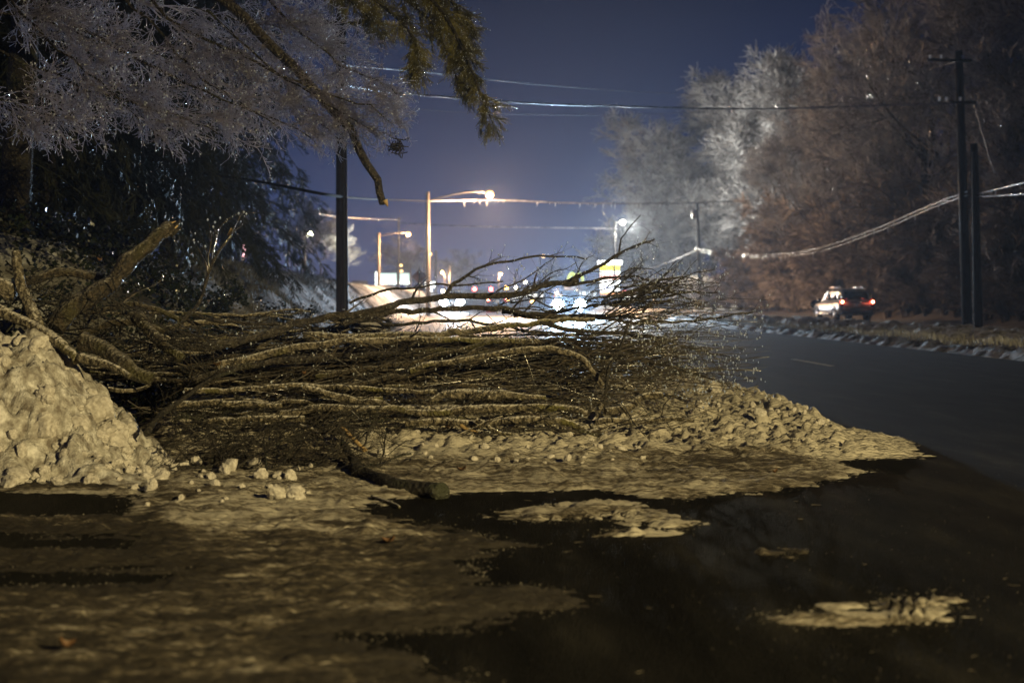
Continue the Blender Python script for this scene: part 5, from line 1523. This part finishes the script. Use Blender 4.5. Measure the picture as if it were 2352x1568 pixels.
wire([(780, 150), (960, 165), (1300, 200), (1660, 222)], (36, 70), 0.013, M['wire_dim'], 'faint topmost wire crossing the sky')
wire([(780, 195), (925, 214), (1200, 236), (1450, 245), (1760, 250), (2215, 236)], (36, 61), 0.03, M['wire'], 'bright iced wire crossing the upper sky')
wire([(930, 250), (1140, 262), (1400, 264), (1620, 258)], (60, 70), 0.012, M['wire_dim'], 'faint wire just under the bright iced wire')
wire([(420, 392), (600, 418), (786, 452), (983, 462)], (34, 34, 34, 98), 0.035, M['darkwire'], 'dark cable from the near pole to the lamp pole')
wire([(983, 462), (1150, 460), (1300, 466), (1500, 468), (1604, 466), (1700, 462), (1900, 458)], (98, 120), 0.05, M['wire'], 'thick iced cable with icicles crossing under the frosted tree', icicle=46)
wire([(735, 492), (800, 500), (920, 505)], (60, 190), 0.05, M['wire'], 'pale wire low behind the near pole')
wire([(916, 512), (1100, 520), (1420, 525)], (190, 160), 0.05, M['wire'], 'faint wire below the orange lamps crossing to the white lamp')
wire([(1605, 572), (1680, 583), (1760, 586), (1880, 570), (2020, 522), (2140, 470), (2222, 440)], (139, 120, 105, 88, 74, 65, 60.5), 0.03, M['wire'], 'upper iced cable sagging from the far pole to the double pole', icicle=22)
wire([(1605, 578), (1680, 588), (1760, 591), (1880, 578), (2020, 530), (2140, 478), (2222, 448)], (139, 120, 105, 88, 74, 65, 60.5), 0.027, M['wire'], 'lower iced cable sagging from the far pole to the double pole', icicle=14)
wire([(1605, 572), (1560, 592), (1500, 615), (1440, 632)], (139, 180), 0.045, M['wire'], 'cable running left from the far pole toward the sign')
wire([(2244, 446), (2352, 420), (2440, 405)], (60.5, 45), 0.022, M['wire'], 'upper cable leaving the double pole to the right', icicle=8)
wire([(2244, 452), (2352, 446), (2440, 440)], (60.5, 45), 0.02, M['wire'], 'lower cable leaving the double pole to the right')
wire([(2205, 140), (2120, 165), (2000, 230), (1800, 330)], (61, 110), 0.02, M['wire'], 'faint wire running left from the top of the double pole')

# ------------------------------------------------------------------ signs and far buildings
sg = at(963, 690, 86); zb = 0.0
root = empty('diamond_sign', (sg[0], sg[1], 0)); org = np.array(root.location)
c = at(963, 635, 86)
part('post', Bag().box((c[0], c[1] - 0.05, c[2] / 2 + 0.3), (0.08, 0.06, c[2] + 0.6)), M['metal'], root, org)
part('sign_plate', Bag().box(c, (0.66, 0.02, 0.66), Euler((0, math.radians(45), 0)).to_matrix()), M['signback'], root, org)
part('lower_plate', Bag().box(at(963, 662, 86), (0.40, 0.02, 0.32)), M['signback'], root, org)
prop(root, 'brown back of a diamond road sign left of the main lamp pole', 'road sign')

# tall lit pylon sign
d = 150
root = empty('pylon_sign', (*at(1400, 690, d)[:2], -0.1)); org = np.array(root.location)


def panel(px0, px1, py0, py1, dd, mat, name, par, o_, th=0.3, back=0.0):
    a = at(px0, py0, dd + back); b_ = at(px1, py1, dd + back)
    return part(name, Bag().box((a + b_) / 2, (abs(b_[0] - a[0]), th, abs(a[2] - b_[2]))), mat, par, o_)


panel(1377, 1424, 600, 690, d, M['plastic'], 'cabinet', root, org, 0.5, 0.45)
panel(1373, 1428, 599, 608, d, M['signw'], 'top_bar', root, org, 0.7)
panel(1379, 1423, 609, 622, d, M['signy'], 'yellow_panel', root, org)
panel(1379, 1423, 622.5, 629, d, M['signw'], 'white_band', root, org)
panel(1379, 1423, 629.5, 642, d, M['signp'], 'pink_panel', root, org)
panel(1379, 1423, 642.5, 670, d, M['signw'], 'white_panel', root, org)
panel(1379, 1423, 670.5, 676, d, M['signo'], 'orange_stripe', root, org)
for (a, b_, c_, e, mt) in [(1386, 1391, 632, 640, 'signr'), (1393, 1398, 634, 640, 'signr'), (1400, 1403, 631, 640, 'signr'), (1405, 1414, 636, 640, 'signr'), (1385, 1400, 660, 662.5, 'signb'), (1403, 1408, 660, 662.5, 'signb')]:
    panel(a, b_, c_, e, d - 0.25, M[mt], 'letter', root, org, 0.04)
panel(1400, 1405, 676, 693, d, M['metal'], 'post', root, org, 0.4, 0.3)
prop(root, 'tall lit sign with white cap and yellow, pink and white panels', 'sign')

# yellow double-arch sign
root = empty('arch_sign', (*at(1322, 690, 240)[:2], -1.0)); org = np.array(root.location)
part('post', Bag().tube(np.array([at(1322, 690, 240.3), at(1322, 645, 240.3)]), np.full(2, 0.15), 8), M['metal'], root, org)
for cx_ in (1314, 1330):
    q = [at(cx_ + 8.5 * math.cos(a), 648 - 20 * math.sin(a), 240) for a in np.linspace(math.pi, 0, 14)]
    part('arch', Bag().tube(np.array(q), np.full(14, 0.25), 8), M['archy'], root, org)
prop(root, 'yellow double arch sign glowing left of the tall sign', 'sign')

# filling-station canopy
d = 320
root = empty('station_canopy', (*at(903, 690, d)[:2], -2.4)); org = np.array(root.location)
panel(866, 940, 628, 646, d, M['signg'], 'fascia', root, org, 4.0)
panel(866, 942, 647, 652, d, M['signg2'], 'light_strip', root, org, 4.2)
panel(863, 872, 625, 660, d, M['signg2'], 'end_sign', root, org, 4.4)
for px in (880, 905, 932):
    panel(px, px + 2.5, 652, 697, d, M['metal'], 'column', root, org, 0.4)
for px in (884, 912):
    panel(px, px + 8, 676, 690, d, M['winw'], 'pump', root, org, 0.8)
for (a, b_, c_, e, mt) in [(873, 881, 645, 653, 'signg2'), (883, 888, 645, 652, 'signg2'), (873, 880, 654, 658, 'signr'), (882, 888, 654, 657, 'signo'), (873, 880, 659, 664, 'signg2'), (882, 888, 659, 664, 'signg2')]:
    panel(a, b_, c_, e, d - 8, M[mt], 'price_panel', root, org, 0.3)
prop(root, 'filling station canopy glowing pale green left of the lamp pole', 'canopy')

root = empty('price_sign', (*at(990, 690, 230)[:2], -0.9)); org = np.array(root.location)
for (a, b_, c_, e) in [(974, 980, 648, 661), (983, 1000, 647, 661), (987, 993, 665, 681), (996, 1012, 676, 690)]:
    panel(a, b_, c_, e, 230, M['signw'], 'white_panel', root, org, 0.3)
panel(985, 992, 681, 687, 230, M['signy'], 'yellow_panel', root, org)
panel(990, 992.5, 648, 696, 230.5, M['metal'], 'post', root, org)
prop(root, 'cluster of white lit price panels at the main lamp pole foot', 'sign')


def far_building(px0, px1, py0, py1, d, wall, win, nwin, label, roof=True):
    root = empty('far_building', (*at((px0 + px1) / 2, 690, d)[:2], float(drop(np.array(float(d)))))); org = np.array(root.location)
    panel(px0, px1, py0, 700, d, wall, 'wall', root, org, 8.0, 4.2)
    panel(px0 - 1.5, px1 + 1.5, py0 - 2.5, py0, d, M['darkwall'], 'roof', root, org, 9.0, 4.2)
    step = (px1 - px0) / nwin
    for k_ in range(nwin):
        a = px0 + step * (k_ + 0.2)
        panel(a, a + step * 0.6, py1, py1 + 10, d, win, 'window', root, org, 0.1)
    prop(root, label, 'building', 'lit shops in the distance')


far_building(840, 866, 668, 674, 200, M['wall'], M['winw'], 3, 'low lit shop right of the near pole')
far_building(893, 975, 664, 676, 350, M['wall'], M['winw'], 7, 'long lit shop below the filling station canopy')
far_building(1040, 1120, 668, 676, 360, M['wall'], M['winc'], 6, 'low lit shop behind the red signals')
far_building(1150, 1250, 662, 674, 350, M['wall'], M['winw'], 7, 'lit shop left of the oncoming headlights')
far_building(1300, 1372, 655, 670, 260, M['wall'], M['winc'], 6, 'cool lit shop between the headlights and the tall sign')
root = empty('far_building', (*at(1440, 690, 200)[:2], -0.5)); org = np.array(root.location)
panel(1424, 1465, 672, 696, 200, M['wall'], 'wall', root, org, 6, 3.2)
panel(1424, 1466, 668, 673, 200, M['signr'], 'red_fascia', root, org, 0.4)
panel(1428, 1460, 677, 690, 200, M['winw'], 'window', root, org, 0.1)
prop(root, 'shop with a red lit fascia right of the tall sign', 'building', 'lit shops in the distance')
root = empty('far_building', (*at(830, 690, 180)[:2], -0.3)); org = np.array(root.location)
panel(812, 842, 645, 668, 180, M['darkwall'], 'wall', root, org, 6, 3.2)
panel(813, 840, 660, 664, 180, M['signo'], 'orange_fascia', root, org, 0.4)
prop(root, 'dark shop with an orange lit fascia beside the near pole', 'building', 'lit shops in the distance')

# traffic signals on a span
for (px, py, mt, l) in [(1090, 664, 'sigred', 'leftmost red traffic signal over the far junction'), (1128, 664, 'sigred', 'middle red traffic signal over the far junction'), (1163, 661, 'sigamb', 'rightmost dim orange signal over the far junction')]:
    c = at(px, py, 290)
    root = empty('traffic_signal', c); org = np.array(c)
    part('housing', Bag().box(c + [0, 0.35, -0.45], (0.5, 0.4, 1.5)), M['plastic'], root, org)
    V, F = ball(0.36, (0, 0, 0), sc=(1, 0.4, 1)); part('lit_lens', Bag().add(V + c, T=F), M[mt], root, org)
    for dz in (-0.45, -0.9):
        V, F = ball(0.15, (0, 0, 0), sc=(1, 0.4, 1)); part('dark_lens', Bag().add(V + c + [0, 0.1, dz], T=F), M['glass'], root, org)
    prop(root, l, 'traffic light', 'traffic signals at the junction')
wire([(1040, 654), (1130, 655), (1260, 652)], (291, 291), 0.06, M['darkwire'], 'span wire that carries the far signals')
for (px, py, d, mt, r, l) in [(955, 688, 200, 'warmw', 0.16, 'tiny white light low beside the price panels'), (905, 692, 240, 'sigamb', 0.24, 'small amber lamp below the canopy'), (899, 687, 240, 'winc', 0.24, 'small white lamp left of the amber one below the canopy'), (1165, 688, 200, 'sigamb', 0.2, 'small amber light right of the tail lights'),
                              (1180, 688, 200, 'winc', 0.2, 'faint white light right of the amber spot'), (1222, 692, 160, 'sigamb', 0.16, 'amber light just left of the oncoming car'), (846, 660, 190, 'warmw', 0.2, 'small warm light by the orange fascia'), (1185, 660, 260, 'warmw', 0.2, 'pale dot of light under the pale yellow lamp')]:
    c = at(px, py, d); root = empty('town_light', (c[0], c[1], float(drop(np.array(c[1]))))); org = np.array(root.location)
    part('post', Bag().tube(np.array([org, c - [0, 0, r]]), np.full(2, 0.05), 6), M['metal'], root, org)
    V, F = ball(r, (0, 0, 0)); part('bulb', Bag().add(V + c, T=F), M[mt], root, org)
    prop(root, l, 'light', 'small lights of the town')

# pink sign glimpsed through the left trees
root = empty('pink_sign', at(558, 590, 48)); org = np.array(root.location)
part('curl', Bag().tube(np.array([at(555, 562, 48), at(560, 566, 48), at(564, 573, 48), at(564, 578, 48)]), np.full(4, 0.06), 8, cap=True), M['pink'], root, org)
V, F = ball(0.085, (0, 0, 0)); part('round_lamp', Bag().add(V + at(561, 586, 48), T=F), M['pink'], root, org)
part('post', Bag().tube(np.array([at(560, 560, 48.2), at(560, 640, 48.2)]), np.full(2, 0.03), 6), M['metal'], root, org)
prop(root, 'small pink lit sign glimpsed through the left trees', 'sign')


# ------------------------------------------------------------------ cars
def loft(st, seg=24):
    """st: list of (y, halfwidth, zbottom, ztop, power) rounded sections"""
    V = []
    for (y, w, z0, z1, p) in st:
        for k_ in range(seg):
            a = 2 * math.pi * k_ / seg
            c_, s_ = math.cos(a), math.sin(a)
            V.append([w * math.copysign(abs(c_) ** (2 / p), c_), y, (z0 + z1) / 2 + (z1 - z0) / 2 * math.copysign(abs(s_) ** (2 / p), s_)])
    n_ = len(st); Q = []
    for i_ in range(n_ - 1):
        for k_ in range(seg):
            k2 = (k_ + 1) % seg
            Q.append([i_ * seg + k_, i_ * seg + k2, (i_ + 1) * seg + k2, (i_ + 1) * seg + k_])
    V += [[0, st[0][0], (st[0][2] + st[0][3]) / 2], [0, st[-1][0], (st[-1][2] + st[-1][3]) / 2]]
    T = [[n_ * seg, (k_ + 1) % seg, k_] for k_ in range(seg)] + [[n_ * seg + 1, (n_ - 1) * seg + k_, (n_ - 1) * seg + (k_ + 1) % seg] for k_ in range(seg)]
    return np.array(V), np.array(Q), np.array(T)


def quad_panel(c4, th, mat, name, parent):
    c4 = np.array(c4, float); nrm = norm(np.cross(c4[1] - c4[0], c4[2] - c4[0]))
    V = np.concatenate([c4 - nrm * th, c4 + nrm * th])
    Q = [[0, 1, 2, 3], [7, 6, 5, 4], [0, 4, 5, 1], [1, 5, 6, 2], [2, 6, 7, 3], [3, 7, 4, 0]]
    return mesh(name, V, [np.array(Q)], mat, parent, smooth=False)


def suv(paint, rear, label, loc, rz, lights):
    """nose toward +Y, base at the ground"""
    root = empty('suv', loc, rz)
    V, Q, T = loft([(-2.27, 0.78, 0.50, 1.02, 5), (-2.2, 0.88, 0.42, 1.10, 5), (-1.9, 0.92, 0.36, 1.13, 5), (-0.6, 0.925, 0.34, 1.10, 5), (0.9, 0.92, 0.34, 1.07, 5), (1.75, 0.90, 0.36, 1.02, 5), (2.15, 0.84, 0.40, 0.92, 4), (2.28, 0.72, 0.46, 0.80, 4)])
    Bag().add(V, Q, T).build('body', paint, root)
    V, Q, T = loft([(-2.18, 0.66, 1.0, 1.12, 4), (-2.0, 0.74, 0.98, 1.52, 4.5), (-1.78, 0.73, 0.98, 1.70, 4.5), (-0.4, 0.73, 0.98, 1.74, 4.5), (0.35, 0.72, 0.98, 1.68, 4.5), (0.75, 0.72, 0.98, 1.48, 4), (1.35, 0.74, 0.98, 1.10, 4)])
    Bag().add(V, Q, T).build('cabin', paint, root)
    for s in (-1, 1):
        quad_panel([(s * 0.742, -0.32, 1.14), (s * 0.742, 0.62, 1.14), (s * 0.70, 0.25, 1.58), (s * 0.70, -0.32, 1.60)], 0.008, M['glass'], 'side_window', root)
        quad_panel([(s * 0.745, -1.25, 1.14), (s * 0.745, -0.42, 1.14), (s * 0.70, -0.42, 1.60), (s * 0.70, -1.25, 1.60)], 0.008, M['glass'], 'side_window', root)
        quad_panel([(s * 0.745, -1.85, 1.18), (s * 0.745, -1.38, 1.14), (s * 0.70, -1.38, 1.60), (s * 0.71, -1.78, 1.56)], 0.008, M['glass'], 'side_window', root)
        Bag().tube(np.array([[s * 0.62, -1.7, 1.74], [s * 0.62, -1.6, 1.79], [s * 0.62, 0.0, 1.79], [s * 0.62, 0.15, 1.75]]), np.full(4, 0.025), 8).build('roof_rail', M['chrome'], root)
        Bag().box((s * 1.0, 0.72, 1.14), (0.18, 0.12, 0.15)).build('mirror', M['plastic'], root)
        Bag().box((s * 0.93, -0.15, 0.42), (0.10, 2.1, 0.10)).build('running_board', M['chrome'], root)
        for y in (-1.42, 1.42):
            a = np.linspace(0, 2 * math.pi, 25)
            wc = np.array([s * 0.83, y, 0.37])
            w_ = empty('wheel', wc); w_.parent = root
            prof = [(-0.11, 0.26), (-0.11, 0.36), (-0.07, 0.375), (0.07, 0.375), (0.11, 0.36), (0.11, 0.25), (-0.11, 0.26)]
            V = np.array([[px, pr * math.cos(t), pr * math.sin(t)] for (px, pr) in prof for t in a[:-1]])
            nn = 24; Qq = [[i_ * nn + k_, i_ * nn + (k_ + 1) % nn, (i_ + 1) * nn + (k_ + 1) % nn, (i_ + 1) * nn + k_] for i_ in range(len(prof) - 1) for k_ in range(nn)]
            Bag().add(V, Qq).build('tyre', M['rubber'], w_)
            rb = Bag()
            rb.tube(np.array([[s * 0.06, 0, 0], [s * 0.115, 0, 0]]), np.array([0.07, 0.06]), 12, cap=True)
            for k_ in range(5):
                t = k_ * 2 * math.pi / 5
                rb.tube(np.array([[s * 0.10, 0, 0], [s * 0.095, 0.25 * math.cos(t), 0.25 * math.sin(t)]]), np.array([0.04, 0.035]), 6)
            rb.tube(np.array([[s * 0.08, 0.245 * math.cos(t), 0.245 * math.sin(t)] for t in a]), np.full(25, 0.022), 6)
            rb.build('rim', M['alloy'], w_)
            aa = np.linspace(-0.15, math.pi + 0.15, 14)
            Bag().tube(np.array([[s * 0.915, y + 0.45 * math.cos(t), 0.37 + 0.45 * math.sin(t)] for t in aa]), np.full(14, 0.035), 6).build('wheel_arch', M['plastic'], root)
            V = np.array([[s * 0.922, y + 0.43 * math.cos(t), 0.37 + 0.43 * math.sin(t)] for t in aa]); V[:, 2] = np.maximum(V[:, 2], 0.33)
            V = np.vstack([V, [[s * 0.922, y, 0.37]]])
            Bag().add(V, T=[[14, k_, k_ + 1] for k_ in range(13)]).build('wheel_well', M['plastic'], root)
    quad_panel([(-0.66, -2.155, 1.16), (0.66, -2.155, 1.16), (0.60, -1.99, 1.58), (-0.60, -1.99, 1.58)], 0.02, M['glass'], 'rear_window', root)
    quad_panel([(0.66, 1.27, 1.12), (-0.66, 1.27, 1.12), (-0.60, 0.62, 1.58), (0.60, 0.62, 1.58)], 0.01, M['glass'], 'windscreen', root)
    Bag().box((0, -2.24, 0.90), (1.36, 0.10, 0.36)).build('tailgate', rear, root)
    Bag().box((0, -2.26, 0.56), (1.66, 0.16, 0.30)).build('rear_bumper', M['plastic'], root)
    Bag().box((0, 2.24, 0.52), (1.5, 0.14, 0.22)).build('front_bumper', M['plastic'], root)
    Bag().box((0, -2.30, 0.88), (0.34, 0.02, 0.16)).build('number_plate', M['plate'], root)
    Bag().box((0, -2.30, 1.00), (0.60, 0.03, 0.04)).build('trim_bar', M['chrome'], root)
    Bag().box((0, 2.28, 0.74), (0.9, 0.06, 0.2)).build('grille', M['chrome'], root)
    for s in (-1, 1):
        Bag().box((s * 0.80, -2.22, 1.0), (0.16, 0.12, 0.42)).build('tail_light', M['taillens'], root)
        if lights == 'tail':
            V, F = ball(0.075, (s * 0.80, -2.30, 1.05)); Bag().add(V, T=F).build('lit_bulb', M['tailcore'], root)
            V, F = ball(0.10, (s * 0.80, -2.27, 1.05), sc=(1, 1, 1)); Bag().add(V - [0, 0, 0.0], T=F).build('lit_lens', M['tail'], root)
            lamp('SPOT', 'tail_glow', (s * 0.80, -2.55, 1.0), 160, (1.0, 0.05, 0.03), 0.08, root, aim=(0, -1, -0.8), spot=math.radians(84))
        V, F = ball(0.29, (s * 0.70, 2.27, 0.90), sc=(1.1, 0.35, 0.85)); Bag().add(V, T=F).build('headlight', M['headl'] if lights == 'head' else M['glass'], root)
        if lights == 'head':
            V, F = ball(0.12, (s * 0.66, 2.33, 0.52)); Bag().add(V, T=F).build('fog_light', M['headl2'], root)
    prop(root, label, 'car')
    return root


S1 = at(1922, 690, 75)
suv(M['silver'], M['warm_rear'], 'silver car with red tail lights driving away beyond the median', (S1[0] + 0.3, S1[1], 0.006), math.radians(3.0), 'tail')
C1 = at(1303, 690, 89)
car1 = suv(M['darkp'], M['darkp'], 'oncoming car with blinding blue white headlights behind the brush', (C1[0], C1[1], 0.002), math.radians(180 - 2.0), 'head')
for s in (-1, 1):
    lamp('SPOT', 'headlight_beam', (s * 0.66, 2.42, 0.82), HEAD_W, (0.50, 0.74, 1.0), 0.10, car1, aim=(0, 1, -0.01), spot=math.radians(70), blend=0.8)
C2 = at(1024, 690, 120)
car2 = suv(M['darkp'], M['darkp'], 'farther oncoming car whose headlights peep between two limbs', (C2[0] + 0.5, C2[1], float(drop(np.array(C2[1]))) + 0.002), math.radians(180), 'head')
lamp('SPOT', 'headlight_beam', (0, 2.45, 0.82), HEAD_W * 0.7, (0.72, 0.86, 1.0), 0.2, car2, aim=(0, 1, -0.01), spot=math.radians(70), blend=0.8)
C3 = at(1140, 690, 128)
suv(M['darkp'], M['darkp'], 'dark car with red tail lights far down the middle lane', (C3[0], C3[1], float(drop(np.array(C3[1]))) + 0.002), 0.0, 'tail')

# ------------------------------------------------------------------ freezing haze: a closed box round everything
hb = Bag(); hb.box((0, 230, 28), (1300, 640, 72))
hz = hb.build('haze', None, smooth=False)
mh = bpy.data.materials.new('freezing_haze'); mh.use_nodes = True
nt = mh.node_tree; nt.nodes.clear()
ho = nt.nodes.new('ShaderNodeOutputMaterial'); pv = nt.nodes.new('ShaderNodeVolumePrincipled')
pv.inputs['Color'].default_value = (0.80, 0.86, 0.98, 1); pv.inputs['Density'].default_value = HAZE; pv.inputs['Anisotropy'].default_value = 0.7
pv.inputs['Density Attribute'].default_value = ''
nt.links.new(pv.outputs[0], ho.inputs['Volume'])
try: mh.cycles.homogeneous_volume = True
except Exception: pass
hz.data.materials.append(mh)
prop(hz, 'thin freezing haze over the road and town', kind='stuff')
